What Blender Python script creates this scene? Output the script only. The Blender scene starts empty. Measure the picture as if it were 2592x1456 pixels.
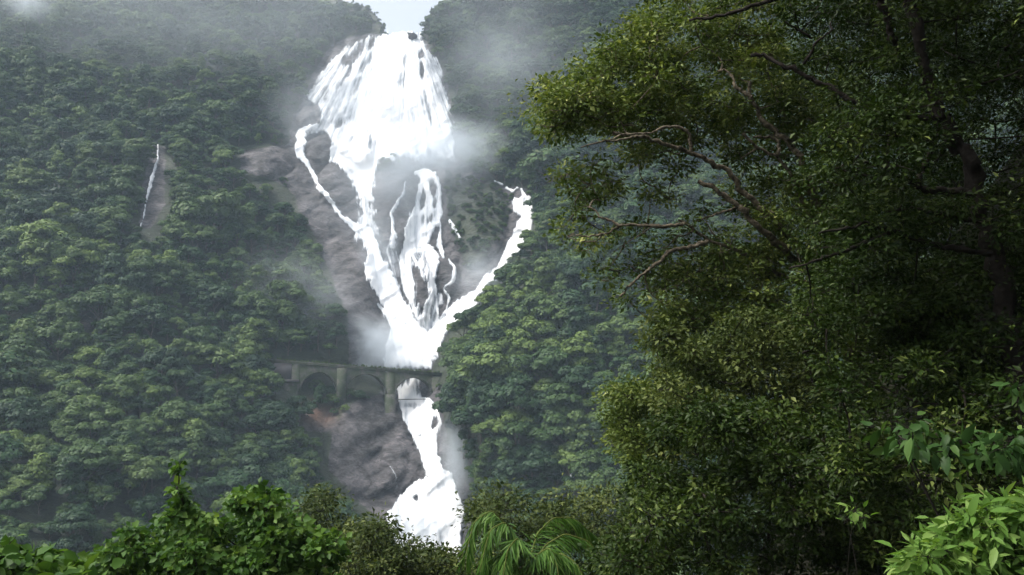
import bpy, bmesh, math, random
import numpy as np
from mathutils import Vector, Matrix
rng = np.random.RandomState(7)
random.seed(7)
R = math.radians
scene = bpy.context.scene
col = scene.collection

# ------------------------------------------------------------------ camera
F, PITCH = 2157.0, R(5.0)
cam_d = bpy.data.cameras.new('camera'); cam = bpy.data.objects.new('camera', cam_d); col.objects.link(cam)
cam_d.sensor_width = 36.0; cam_d.lens = F / 2592 * 36.0
cam_d.clip_start = 0.1; cam_d.clip_end = 6000
cam.location = (0, 0, 0); cam.rotation_euler = (R(90) + PITCH, 0, 0)
scene.camera = cam
# ------------------------------------------------------------------ sky, sun, exposure
SUN_EL, SUN_AZ = R(58), R(250)      # azimuth clockwise from +Y: high on the left, a little behind the camera
world = bpy.data.worlds.new('World'); scene.world = world; world.use_nodes = True
nt = world.node_tree; bg = nt.nodes['Background']
sky = nt.nodes.new('ShaderNodeTexSky'); sky.sky_type = 'NISHITA'; sky.sun_disc = False
sky.sun_elevation = SUN_EL; sky.sun_rotation = SUN_AZ
sky.air_density = 1.0; sky.dust_density = 6.0; sky.ozone_density = 1.0
hs = nt.nodes.new('ShaderNodeHueSaturation'); hs.inputs['Saturation'].default_value = 0.42
nt.links.new(sky.outputs[0], hs.inputs['Color']); nt.links.new(hs.outputs[0], bg.inputs[0])
bg.inputs[1].default_value = 0.15
sun_d = bpy.data.lights.new('sun', 'SUN'); sun_d.energy = 1.5; sun_d.angle = R(18); sun_d.color = (1.0, 0.96, 0.90)
sun = bpy.data.objects.new('sun', sun_d); col.objects.link(sun)
sv = Vector((math.sin(SUN_AZ) * math.cos(SUN_EL), math.cos(SUN_AZ) * math.cos(SUN_EL), math.sin(SUN_EL)))
sun.rotation_euler = sv.to_track_quat('Z', 'Y').to_euler()
sun.location = sv * 800
vs = scene.view_settings
vs.view_transform = 'Standard'; vs.look = 'None'; vs.gamma = 1.0; vs.use_curve_mapping = False
vs.exposure = 1.15
scene.render.engine = 'CYCLES'
cy = scene.cycles
cy.use_denoising = True
try: cy.denoiser = 'OPENIMAGEDENOISE'
except Exception: pass
cy.max_bounces = 6; cy.diffuse_bounces = 3; cy.glossy_bounces = 2; cy.transmission_bounces = 3
cy.volume_bounces = 2; cy.transparent_max_bounces = 12
cy.volume_step_rate = 1.5; cy.volume_max_steps = 160
cy.use_adaptive_sampling = True; cy.adaptive_threshold = 0.01
cy.sample_clamp_indirect = 6.0

# ------------------------------------------------------------------ helpers
def tag(o, label=None, cat=None, group=None, kind=None):
    if label: o['label'] = label
    if cat: o['category'] = cat
    if group: o['group'] = group
    if kind: o['kind'] = kind
    return o
def ray(px, py):
    x = (np.asarray(px, float) - 1296) / F; u = (728 - np.asarray(py, float)) / F
    c, s = math.cos(PITCH), math.sin(PITCH)
    Y = c - s * u; Z = s + c * u
    return x / Y, Z / Y            # slopes per metre of forward distance
def P(px, py, Y):
    a, b = ray(px, py)
    return np.stack([a * Y, np.ones_like(a) * Y, b * Y], -1)
def proj(p):
    p = np.asarray(p, float); c, s = math.cos(PITCH), math.sin(PITCH)
    d = p[..., 1] * c + p[..., 2] * s; u = -p[..., 1] * s + p[..., 2] * c
    return 1296 + F * p[..., 0] / d, 728 - F * u / d, d
def inpoly(px, py, poly):
    px = np.asarray(px, float); py = np.asarray(py, float); r = np.zeros(px.shape, bool)
    n = len(poly)
    for i in range(n):
        x0, y0 = poly[i]; x1, y1 = poly[(i + 1) % n]
        if y0 == y1: continue
        c = ((y0 > py) != (y1 > py)) & (px < (x1 - x0) * (py - y0) / (y1 - y0) + x0)
        r ^= c
    return r
def segdist(px, py, line):
    px = np.asarray(px, float); py = np.asarray(py, float); best = np.full(px.shape, 1e9)
    for (x0, y0), (x1, y1) in zip(line[:-1], line[1:]):
        dx, dy = x1 - x0, y1 - y0; L = dx * dx + dy * dy + 1e-9
        t = np.clip(((px - x0) * dx + (py - y0) * dy) / L, 0, 1)
        best = np.minimum(best, np.hypot(px - x0 - t * dx, py - y0 - t * dy))
    return best
def sstep(a, b, x):
    t = np.clip((x - a) / (b - a), 0, 1); return t * t * (3 - 2 * t)
_tab = np.random.RandomState(3).rand(256, 256)
def vn(x, y, seed=0):
    x = np.asarray(x, float) + seed * 37.3; y = np.asarray(y, float) + seed * 11.7
    xi = np.floor(x).astype(int); yi = np.floor(y).astype(int); fx = x - xi; fy = y - yi
    fx = fx * fx * (3 - 2 * fx); fy = fy * fy * (3 - 2 * fy)
    g = lambda i, j: _tab[i & 255, j & 255]
    return (g(xi, yi) * (1 - fx) + g(xi + 1, yi) * fx) * (1 - fy) + (g(xi, yi + 1) * (1 - fx) + g(xi + 1, yi + 1) * fx) * fy
def fbm(x, y, o=4, seed=0):
    t = 0; a = 0.5; f = 1.0
    for i in range(o):
        t = t + a * (vn(x * f, y * f, seed + i) - 0.5) * 2; a *= 0.5; f *= 2.03
    return t
def mesh_np(name, v, f, mats, attrs=None, uv=None, smooth=False, mat_idx=None):
    v = np.ascontiguousarray(v, np.float32); f = np.ascontiguousarray(f, np.int32); n, k = f.shape
    me = bpy.data.meshes.new(name); me.vertices.add(len(v)); me.vertices.foreach_set('co', v.ravel())
    me.loops.add(n * k); me.loops.foreach_set('vertex_index', f.ravel())
    me.polygons.add(n); me.polygons.foreach_set('loop_start', np.arange(0, n * k, k, dtype=np.int32))
    me.polygons.foreach_set('loop_total', np.full(n, k, np.int32))
    if not isinstance(mats, (list, tuple)): mats = [mats]
    for m in mats: me.materials.append(m)
    if mat_idx is not None: me.polygons.foreach_set('material_index', np.asarray(mat_idx, np.int32))
    for an, av in (attrs or {}).items():
        a = me.attributes.new(an, 'FLOAT', 'POINT'); a.data.foreach_set('value', np.ascontiguousarray(av, np.float32))
    if uv is not None:
        l = me.uv_layers.new(name='UVMap'); l.data.foreach_set('uv', np.ascontiguousarray(uv[f.ravel()], np.float32).ravel())
    if smooth: me.polygons.foreach_set('use_smooth', np.ones(n, bool))
    me.update(calc_edges=True); me.validate(); return me
def link(name, me, parent=None, loc=None):
    o = bpy.data.objects.new(name, me); col.objects.link(o)
    if parent is not None: o.parent = parent
    if loc is not None: o.location = loc
    return o
def empty(name, loc):
    o = bpy.data.objects.new(name, None); col.objects.link(o); o.location = loc; o.empty_display_size = 0.3; return o
def tube(pts, rad, sides=6):
    pts = np.asarray(pts, float); n = len(pts); rad = np.broadcast_to(np.asarray(rad, float), (n,))
    t = np.gradient(pts, axis=0); t /= np.linalg.norm(t, axis=1)[:, None] + 1e-9
    ref = np.where(np.abs(t[:, 2:3]) > 0.9, np.array([[1., 0, 0]]), np.array([[0, 0, 1.]]))
    a = np.cross(t, ref); a /= np.linalg.norm(a, axis=1)[:, None] + 1e-9; b = np.cross(t, a)
    an = np.arange(sides) / sides * 2 * math.pi
    v = pts[:, None] + rad[:, None, None] * (np.cos(an)[None, :, None] * a[:, None] + np.sin(an)[None, :, None] * b[:, None])
    v = v.reshape(-1, 3); i = np.arange(n - 1)[:, None] * sides; j = np.arange(sides)[None]; j2 = (j + 1) % sides
    f = np.stack([i + j, i + j2, i + sides + j2, i + sides + j], -1).reshape(-1, 4)
    return v, f
def merge(parts):
    vs_, fs_ = [], []; o = 0
    for v, f in parts:
        vs_.append(v); fs_.append(f + o); o += len(v)
    return np.concatenate(vs_), np.concatenate(fs_)
def resample(pts, n):
    pts = np.asarray(pts, float); d = np.r_[0, np.cumsum(np.linalg.norm(np.diff(pts, axis=0), axis=1))]
    t = np.linspace(0, d[-1], n); return np.stack([np.interp(t, d, pts[:, k]) for k in range(pts.shape[1])], -1)
def smooth_line(pts, n):
    q = resample(pts, n)
    for _ in range(2): q[1:-1] = 0.25 * q[:-2] + 0.5 * q[1:-1] + 0.25 * q[2:]
    return q
def boxv(x0, x1, y0, y1, z0, z1):
    v = np.array([[x, y, z] for z in (z0, z1) for y in (y0, y1) for x in (x0, x1)], float)
    f = np.array([[0, 2, 3, 1], [4, 5, 7, 6], [0, 1, 5, 4], [2, 6, 7, 3], [0, 4, 6, 2], [1, 3, 7, 5]]); return v, f
# crop-to-photo conversions used while tracing
c1 = lambda L: [(640 + u / 2.894, v / 2.894) for u, v in L]
c2 = lambda L: [(640 + u / 2.495, 380 + v / 2.495) for u, v in L]
c4 = lambda L: [(740 + u / 3.173, 1000 + v / 3.173) for u, v in L]
c7 = lambda L: [(1300 + u / 2.226, 50 + v / 2.226) for u, v in L]
cA = lambda L: [(1900 + u / 2.894, v / 2.894) for u, v in L]
cB = lambda L: [(1900 + u / 2.894, 480 + v / 2.894) for u, v in L]

# ------------------------------------------------------------------ materials
class NT:
    def __init__(s, name):
        s.m = bpy.data.materials.new(name); s.m.use_nodes = True; s.t = s.m.node_tree
        s.t.nodes.clear(); s.out = s.t.nodes.new('ShaderNodeOutputMaterial')
    def n(s, ty, **kw):
        nd = s.t.nodes.new(ty)
        for k, v in kw.items():
            if k.startswith('i_'): nd.inputs[k[2:].replace('_', ' ')].default_value = v
            else: setattr(nd, k, v)
        return nd
    def l(s, a, b): s.t.links.new(a, b)
    def ramp(s, src, stops):
        r = s.n('ShaderNodeValToRGB'); e = r.color_ramp.elements
        while len(e) < len(stops): e.new(0.5)
        for el, (p, c) in zip(e, stops): el.position = p; el.color = (*c, 1) if len(c) == 3 else c
        s.l(src, r.inputs[0]); return r.outputs[0]
    def math(s, op, a, b=None, clamp=False):
        m = s.n('ShaderNodeMath', operation=op, use_clamp=clamp)
        for i, x in enumerate((a, b)):
            if x is None: continue
            if isinstance(x, (int, float)): m.inputs[i].default_value = x
            else: s.l(x, m.inputs[i])
        return m.outputs[0]
    def mix(s, fac, a, b, mode='MIX'):
        m = s.n('ShaderNodeMix', data_type='RGBA', blend_type=mode)
        for i, x in ((0, fac), (6, a), (7, b)):
            if isinstance(x, (int, float)): m.inputs[i].default_value = x
            elif isinstance(x, tuple): m.inputs[i].default_value = (*x, 1)
            else: s.l(x, m.inputs[i])
        return m.outputs[2]

def leaf_mat(name, stops, rough=0.5, trans=0.25, per_object=False, attr='rnd', spec=0.1):
    k = NT(name)
    at = k.n('ShaderNodeAttribute', attribute_name=attr)
    src = at.outputs['Fac']
    if per_object:
        oi = k.n('ShaderNodeObjectInfo')
        ln = k.n('ShaderNodeTexNoise', i_Scale=0.018, i_Detail=2.0); k.l(oi.outputs['Location'], ln.inputs['Vector'])
        loc = k.math('MULTIPLY', k.math('SUBTRACT', ln.outputs[0], 0.3), 0.9, clamp=True)
        src = k.math('ADD', k.math('ADD', k.math('MULTIPLY', oi.outputs['Random'], 0.62), k.math('MULTIPLY', src, 0.2)), k.math('MULTIPLY', loc, 0.4))
    c = k.ramp(src, stops)
    p = k.n('ShaderNodeBsdfPrincipled', i_Roughness=rough); p.inputs['Specular IOR Level'].default_value = spec
    k.l(c, p.inputs['Base Color'])
    tr = k.n('ShaderNodeBsdfTranslucent'); k.l(k.mix(1.0, c, (1.3, 1.35, 0.6), 'MULTIPLY'), tr.inputs['Color'])
    ms = k.n('ShaderNodeMixShader'); ms.inputs[0].default_value = trans
    k.l(p.outputs[0], ms.inputs[1]); k.l(tr.outputs[0], ms.inputs[2]); k.l(ms.outputs[0], k.out.inputs[0])
    return k.m
def bark_mat(name, a, b, scale=6.0):
    k = NT(name); tc = k.n('ShaderNodeTexCoord')
    no = k.n('ShaderNodeTexNoise', i_Scale=scale, i_Detail=6.0); k.l(tc.outputs['Object'], no.inputs['Vector'])
    c = k.ramp(no.outputs[0], [(0.3, a), (0.7, b)])
    p = k.n('ShaderNodeBsdfPrincipled', i_Roughness=0.85); p.inputs['Specular IOR Level'].default_value = 0.08; k.l(c, p.inputs['Base Color'])
    bu = k.n('ShaderNodeBump', i_Strength=1.0, i_Distance=0.05); k.l(no.outputs[0], bu.inputs['Height']); k.l(bu.outputs[0], p.inputs['Normal'])
    k.l(p.outputs[0], k.out.inputs[0]); return k.m

def terrain_mat():
    k = NT('hillside_ground'); tc = k.n('ShaderNodeTexCoord'); at = k.n('ShaderNodeAttribute', attribute_name='rock'); so = k.n('ShaderNodeAttribute', attribute_name='soil')
    mp = k.n('ShaderNodeMapping'); mp.inputs['Scale'].default_value = (0.7, 1, 1.4); mp.inputs['Rotation'].default_value = (0, R(35), 0); k.l(tc.outputs['Object'], mp.inputs[0])
    n1 = k.n('ShaderNodeTexNoise', i_Scale=0.14, i_Detail=10.0, i_Roughness=0.7); k.l(mp.outputs[0], n1.inputs['Vector'])
    n2 = k.n('ShaderNodeTexNoise', i_Scale=0.9, i_Detail=6.0, i_Roughness=0.6); k.l(mp.outputs[0], n2.inputs['Vector'])
    rock = k.ramp(n1.outputs[0], [(0.36, (0.014, 0.013, 0.014)), (0.45, (0.052, 0.048, 0.051)), (0.54, (0.09, 0.083, 0.088)), (0.66, (0.16, 0.148, 0.155))])
    rock = k.mix(0.55, rock, k.ramp(n2.outputs[0], [(0.35, (0.45, 0.45, 0.45)), (0.6, (1, 1, 1))]), 'MULTIPLY')
    for sc2, rot, st in ((0.05, 35, 0.75), (0.11, -40, 0.6), (0.22, 10, 0.5)):
        m2 = k.n('ShaderNodeMapping'); m2.inputs['Scale'].default_value = (0.6, 1, 1.3); m2.inputs['Rotation'].default_value = (0, R(rot), 0); k.l(tc.outputs['Object'], m2.inputs[0])
        n3 = k.n('ShaderNodeTexNoise', i_Scale=sc2, i_Detail=7.0, i_Roughness=0.55); k.l(m2.outputs[0], n3.inputs['Vector'])
        rock = k.mix(st, rock, k.ramp(k.math('ABSOLUTE', k.math('SUBTRACT', n3.outputs[0], 0.5)), [(0.0, (0.08, 0.08, 0.08)), (0.022, (1, 1, 1))]), 'MULTIPLY')
    moss = k.ramp(n2.outputs[0], [(0.35, (0.009, 0.015, 0.006)), (0.7, (0.024, 0.038, 0.012))])
    msk = k.math('ADD', at.outputs['Fac'], k.math('MULTIPLY', k.math('SUBTRACT', n1.outputs[0], 0.5), 1.1))
    base = k.mix(k.ramp(msk, [(0.42, (0, 0, 0)), (0.58, (1, 1, 1))]), moss, rock)
    base = k.mix(k.math('MULTIPLY', so.outputs['Fac'], n2.outputs[0]), base, (0.26, 0.14, 0.08))
    p = k.n('ShaderNodeBsdfPrincipled', i_Roughness=0.62); k.l(base, p.inputs['Base Color'])
    bu = k.n('ShaderNodeBump', i_Strength=1.0, i_Distance=2.2); k.l(k.math('ADD', n1.outputs[0], k.math('MULTIPLY', n2.outputs[0], 0.3)), bu.inputs['Height']); k.l(bu.outputs[0], p.inputs['Normal'])
    k.l(p.outputs[0], k.out.inputs[0]); return k.m
def water_mat():
    k = NT('falling_water'); uv = k.n('ShaderNodeUVMap'); at = k.n('ShaderNodeAttribute', attribute_name='dens'); tn = k.n('ShaderNodeAttribute', attribute_name='tone')
    mp = k.n('ShaderNodeMapping'); mp.inputs['Scale'].default_value = (1.3, 0.28, 1); k.l(uv.outputs[0], mp.inputs[0])
    n = k.n('ShaderNodeTexNoise', i_Scale=1.0, i_Detail=4.0, i_Roughness=0.65); k.l(mp.outputs[0], n.inputs['Vector'])
    nz = k.math('SUBTRACT', n.outputs[0], 0.5)
    edge = k.math('MULTIPLY', k.math('MULTIPLY', at.outputs['Fac'], k.math('SUBTRACT', 1.0, at.outputs['Fac'])), 4.0)
    al = k.math('ADD', at.outputs['Fac'], k.math('MULTIPLY', k.math('MULTIPLY', nz, 1.6), edge), clamp=True)
    p = k.n('ShaderNodeBsdfPrincipled', i_Roughness=0.7)
    k.l(k.ramp(k.math('ADD', tn.outputs['Fac'], k.math('MULTIPLY', nz, 0.5)), [(0.1, (0.3, 0.35, 0.4)), (0.45, (0.55, 0.6, 0.66)), (0.85, (0.9, 0.91, 0.92))]), p.inputs['Base Color'])
    tl = k.n('ShaderNodeBsdfTranslucent'); tl.inputs[0].default_value = (0.85, 0.88, 0.9, 1)
    m0 = k.n('ShaderNodeMixShader'); m0.inputs[0].default_value = 0.2; k.l(p.outputs[0], m0.inputs[1]); k.l(tl.outputs[0], m0.inputs[2])
    tr = k.n('ShaderNodeBsdfTransparent'); m1 = k.n('ShaderNodeMixShader'); k.l(al, m1.inputs[0]); k.l(tr.outputs[0], m1.inputs[1]); k.l(m0.outputs[0], m1.inputs[2])
    k.l(m1.outputs[0], k.out.inputs[0]); return k.m
def mist_mat(name, dens, seed, nscale=1.6, soft=0.9):
    k = NT(name); tc = k.n('ShaderNodeTexCoord')
    ln = k.n('ShaderNodeVectorMath', operation='LENGTH'); k.l(tc.outputs['Object'], ln.inputs[0])
    ad = k.n('ShaderNodeVectorMath', operation='ADD'); ad.inputs[1].default_value = (seed * 3.1, seed * 1.7, seed * 5.3); k.l(tc.outputs['Object'], ad.inputs[0])
    no = k.n('ShaderNodeTexNoise', i_Scale=nscale * 1.4, i_Detail=5.0, i_Roughness=0.6); k.l(ad.outputs[0], no.inputs['Vector'])
    fall = k.math('SUBTRACT', 1.0, ln.outputs['Value'], clamp=True)
    fall = k.math('POWER', fall, 1.0 / soft)
    nn = k.math('MULTIPLY', k.math('SUBTRACT', no.outputs[0], 0.3), 2.2, clamp=True)
    d = k.math('MULTIPLY', k.math('MULTIPLY', fall, nn), dens)
    v = k.n('ShaderNodeVolumePrincipled'); v.inputs['Color'].default_value = (0.86, 0.93, 0.99, 1); v.inputs['Anisotropy'].default_value = 0.1
    k.l(d, v.inputs['Density']); k.l(v.outputs[0], k.out.inputs['Volume']); return k.m
def stone_mat(name, a, b):
    k = NT(name); tc = k.n('ShaderNodeTexCoord')
    br = k.n('ShaderNodeTexBrick', i_Scale=1.0); br.inputs['Color1'].default_value = (*a, 1); br.inputs['Color2'].default_value = (*b, 1); br.inputs['Mortar'].default_value = (0.06, 0.058, 0.055, 1)
    br.inputs['Brick Width'].default_value = 1.1; br.inputs['Row Height'].default_value = 0.5; br.inputs['Mortar Size'].default_value = 0.03
    mp = k.n('ShaderNodeMapping'); mp.inputs['Rotation'].default_value = (R(90), 0, 0); k.l(tc.outputs['Object'], mp.inputs[0]); k.l(mp.outputs[0], br.inputs['Vector'])
    n1 = k.n('ShaderNodeTexNoise', i_Scale=0.3, i_Detail=8.0, i_Roughness=0.7); k.l(tc.outputs['Object'], n1.inputs['Vector'])
    c = k.mix(k.ramp(n1.outputs[0], [(0.36, (0, 0, 0)), (0.54, (1, 1, 1))]), br.outputs[0], (0.024, 0.036, 0.014))
    p = k.n('ShaderNodeBsdfPrincipled', i_Roughness=0.8); k.l(c, p.inputs['Base Color']); k.l(p.outputs[0], k.out.inputs[0]); return k.m
def plain(name, c, rough=0.7):
    k = NT(name); tc = k.n('ShaderNodeTexCoord'); n1 = k.n('ShaderNodeTexNoise', i_Scale=3.0, i_Detail=5.0); k.l(tc.outputs['Object'], n1.inputs['Vector'])
    p = k.n('ShaderNodeBsdfPrincipled', i_Roughness=rough); p.inputs['Specular IOR Level'].default_value = 0.08; k.l(k.ramp(n1.outputs[0], [(0.3, tuple(x * 0.75 for x in c)), (0.7, c)]), p.inputs['Base Color']); k.l(p.outputs[0], k.out.inputs[0]); return k.m

M_ter = terrain_mat(); M_wat = water_mat()
M_forest = leaf_mat('forest_foliage', [(0.12, (0.009, 0.032, 0.012)), (0.3, (0.018, 0.052, 0.014)), (0.42, (0.026, 0.066, 0.016)), (0.5, (0.05, 0.07, 0.02)), (0.58, (0.04, 0.09, 0.02)), (0.7, (0.062, 0.105, 0.024)), (0.9, (0.1, 0.16, 0.03))], 0.6, 0.15, True, spec=0.25)
M_bark_far = bark_mat('forest_bark', (0.06, 0.05, 0.04), (0.14, 0.12, 0.1), 2.0)

# ------------------------------------------------------------------ the mountain face as a field Y(X, Z)
CP = [(-400,1456,200),(0,1456,215),(400,1456,238),(800,1456,285),(1100,1456,325),(1500,1456,290),(2000,1456,250),(2592,1456,220),
 (0,1200,252),(400,1200,272),(700,1200,312),(900,1250,338),(1080,1240,346),(1250,1250,330),(1500,1250,300),
 (0,1000,285),(400,1000,306),(700,1000,348),(850,1020,362),(980,1030,371),(1050,1020,374),(1150,1050,356),(1300,1050,335),(1500,1050,312),
 (0,750,325),(400,750,347),(700,750,384),(850,800,390),(1000,800,402),(1050,880,394),(1000,935,386),(1120,780,402),(1300,780,385),(1500,780,360),
 (0,500,375),(400,500,396),(700,500,424),(850,500,433),(950,480,443),(1100,480,440),(1250,500,432),(1400,500,420),
 (0,250,440),(400,250,455),(700,250,464),(850,250,468),(1000,250,474),(1150,250,474),(1300,250,468),(1500,250,455),
 (0,50,500),(400,50,512),(800,50,512),(960,88,503),(1065,88,503),(1200,50,512),(1500,50,508),
 (0,-300,640),(700,-300,650),(1100,-300,660),(1500,-300,650),(2000,250,420),(2592,250,380),(2000,750,330),(2592,750,290),(2000,1100,275),
 (-1500,500,300),(-1500,1456,180),(-1500,0,400),(4200,500,260),(4200,1456,160),(4200,0,350),(-1500,-300,520),(4000,-300,500),(-500,250,400),(-500,750,300)]
cp = np.array(CP, float); q = P(cp[:, 0], cp[:, 1], cp[:, 2])
cx, cz, cyv = q[:, 0] / 100, q[:, 2] / 100, q[:, 1]
def tps(r2): return 0.5 * r2 * np.log(r2 + 1e-12)
n_ = len(cx); A = np.zeros((n_ + 3, n_ + 3)); A[:n_, :n_] = tps((cx[:, None] - cx) ** 2 + (cz[:, None] - cz) ** 2) + np.eye(n_) * 0.004
Pm = np.stack([np.ones(n_), cx, cz], 1); A[:n_, n_:] = Pm; A[n_:, :n_] = Pm.T
w_ = np.linalg.solve(A, np.r_[cyv, 0, 0, 0])
GS = 1.25; GX = np.arange(-440, 440.1, GS); GZ = np.arange(-112, 330.1, GS)
XX, ZZ = np.meshgrid(GX, GZ, indexing='ij')
YY = w_[n_] + w_[n_ + 1] * XX / 100 + w_[n_ + 2] * ZZ / 100
for i in range(n_): YY = YY + w_[i] * tps((XX / 100 - cx[i]) ** 2 + (ZZ / 100 - cz[i]) ** 2)
YY = np.clip(YY, 110, 900)
def gpix(Yg): return proj(np.stack([XX, Yg, ZZ], -1))[:2]
PX, PY = gpix(YY)
YY = YY + fbm(XX / 38, ZZ / 38, 4, 1) * 9 * sstep(0, 80, segdist(PX, PY, [(1000, 80), (960, 420), (1000, 800), (1040, 1000), (1080, 1250)]))
# bulges of bare rock, (px, py, rx, ry, metres towards the camera)
for bx_, by_, rx_, ry_, h_ in [(985,250,190,190,9),(998,510,62,125,11),(808,372,36,38,6),(850,462,52,55,7),(938,385,16,38,4),(1072,745,34,80,7),
      (1110,520,34,60,5),(1128,690,34,60,5),(1200,560,80,120,8),(930,1120,110,140,9),(870,760,90,170,8),(660,410,80,50,5),(1046,98,20,16,3),(1010,1180,50,70,4),(785,300,40,35,5)]:
    r2 = ((PX - bx_) / rx_) ** 2 + ((PY - by_) / ry_) ** 2
    YY -= h_ * np.sqrt(np.clip(1 - r2, 0, 1))
Y_open = YY.copy()
# wooded spur on the right that hides the foot of the right-hand stream
SP = [(1420, 330), (1372, 470), (1352, 560), (1305, 640), (1245, 725), (1175, 815), (1150, 860), (1118, 935), (1120, 1010), (1135, 1060), (1150, 1120), (1195, 1190), (1215, 1290), (1215, 1480)]
spx = np.interp(PY, [p[1] for p in SP], [p[0] for p in SP])
side = PX - spx; fade = sstep(330, 620, PY)
YY = YY - fade * 26 * sstep(-4, 95, side)
# stratified rough rock where it is bare
ROCK = [
 [(905,85),(1068,85),(1125,180),(1150,300),(1165,400),(1190,420),(1250,470),(1300,470),(1345,480),(1345,560),(1300,630),(1215,735),(1140,825),(1090,940),(1120,1010),(1130,1120),(1175,1180),(1200,1300),(1200,1420),(1080,1420),(970,1320),(900,1265),(825,1185),(845,1085),(895,1015),(960,1000),(985,950),(885,930),(880,800),(815,640),(768,540),(735,480),(690,455),(610,435),(605,380),(735,365),(735,300),(770,243),(790,190),(840,110)],
 [(180,755),(245,775),(235,840),(195,835)],[(358,480),(390,368),(418,370),(416,510),(378,580),(354,576)],[(760,1030),(850,1035),(850,1095),(770,1095)],
 [(0,640),(30,650),(20,720),(0,720)],[(1480,1180),(1580,1150),(1610,1230),(1500,1240)],[(610,0),(640,0),(640,10),(610,10)]]
PX, PY = gpix(YY)
rock = np.zeros(XX.shape)
for pl in ROCK: rock = np.maximum(rock, inpoly(PX, PY, pl).astype(float))
veg = [[(1120,430),(1250,470),(1300,500),(1290,560),(1230,660),(1180,690),(1130,560)], [(945,405),(1005,400),(1010,430),(950,440)],[(690,480),(760,520),(800,640),(760,640)]]
for pl in veg: rock = np.where(inpoly(PX, PY, pl), 0.35, rock)
for _ in range(3):
    r = np.pad(rock, 1, mode='edge'); rock = (r[:-2, 1:-1] + r[2:, 1:-1] + r[1:-1, :-2] + r[1:-1, 2:] + 2 * rock) / 6
CURM = inpoly(PX, PY, c1([(985,250),(830,282),(700,345),(560,445),(392,712),(500,850),(560,1100),(760,1300),(860,1400),(1050,1180),(1490,1190),(1462,800),(1402,600),(1342,430),(1240,240)]))
strat = fbm((XX + ZZ * 0.5) / 9, (ZZ - XX * 0.6) / 4, 4, 9) * 1.5 + fbm(XX / 20, ZZ / 30, 3, 21) * 3.0
ra = (XX * .8 + ZZ * .6); rb = (ZZ * .8 - XX * .6)
strat = strat + np.abs(fbm(ra / 16, rb / 5, 3, 41)) * 3.4 + np.abs(fbm(ra / 5, rb / 9, 3, 51)) * 1.6
strat = strat * np.where(CURM, .4, 1.)
YY = YY + rock * strat; Y_open = Y_open + rock * strat
soil = np.exp(-(((PX - 800) / 45) ** 2 + ((PY - 1050) / 28) ** 2)) + 0.5 * np.exp(-(((PX - 1550) / 60) ** 2 + ((PY - 1210) / 40) ** 2))
def lookup(G, X, Z):
    fx = np.clip((X - GX[0]) / GS, 0, len(GX) - 1.001); fz = np.clip((Z - GZ[0]) / GS, 0, len(GZ) - 1.001)
    i = fx.astype(int); j = fz.astype(int); a = fx - i; b = fz - j
    return G[i, j] * (1 - a) * (1 - b) + G[i + 1, j] * a * (1 - b) + G[i, j + 1] * (1 - a) * b + G[i + 1, j + 1] * a * b
TS = np.linspace(225, 600, 460)
def hit(px, py, G=None):
    G = YY if G is None else G
    a, b = ray(px, py); sh = a.shape; a = a.ravel(); b = b.ravel(); out = np.zeros(len(a))
    for s in range(0, len(a), 20000):
        aa = a[s:s + 20000, None]; bb = b[s:s + 20000, None]
        g = TS[None] - lookup(G, aa * TS, bb * TS); k = np.argmax(g > 0, axis=1); k = np.where(k == 0, 1, k)
        r_ = np.arange(len(k)); g0 = g[r_, k - 1]; g1 = g[r_, k]
        out[s:s + 20000] = TS[k - 1] + (TS[k] - TS[k - 1]) * np.clip(g0 / (g0 - g1 + 1e-9), 0, 1)
    return out.reshape(sh)
NOTCH = [(978,93),(972,70),(958,42),(930,17),(870,0),(700,-80),(450,-260),(450,-1500),(1700,-1500),(1600,-300),(1200,-80),(1120,2),(1088,35),(1072,60),(1066,93)]
PX, PY = gpix(YY)
nx, nz = XX.shape; idx = np.arange(nx * nz).reshape(nx, nz)
fq = np.stack([idx[:-1, :-1], idx[1:, :-1], idx[1:, 1:], idx[:-1, 1:]], -1).reshape(-1, 4)
cut = inpoly(PX, PY, NOTCH).ravel(); fq = fq[~cut[fq].any(1)]
me = mesh_np('hillside', np.stack([XX, YY, ZZ], -1).reshape(-1, 3), fq, M_ter, {'rock': rock.ravel(), 'soil': soil.ravel()}, smooth=True)
bm = bmesh.new(); bm.from_mesh(me)
bmesh.ops.delete(bm, geom=[v for v in bm.verts if not v.link_faces], context='VERTS')
be = [e for e in bm.edges if len(e.link_faces) == 1 and min(e.verts[0].co.z, e.verts[1].co.z) > 150]
ex = bmesh.ops.extrude_edge_only(bm, edges=be)
for g in ex['geom']:
    if isinstance(g, bmesh.types.BMVert): g.co.y += 60; g.co.z -= 12
bm.to_mesh(me); bm.free()
tag(link('hillside', me), 'steep forested mountainside with bare grey rock beside the waterfall', kind='structure')

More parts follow.
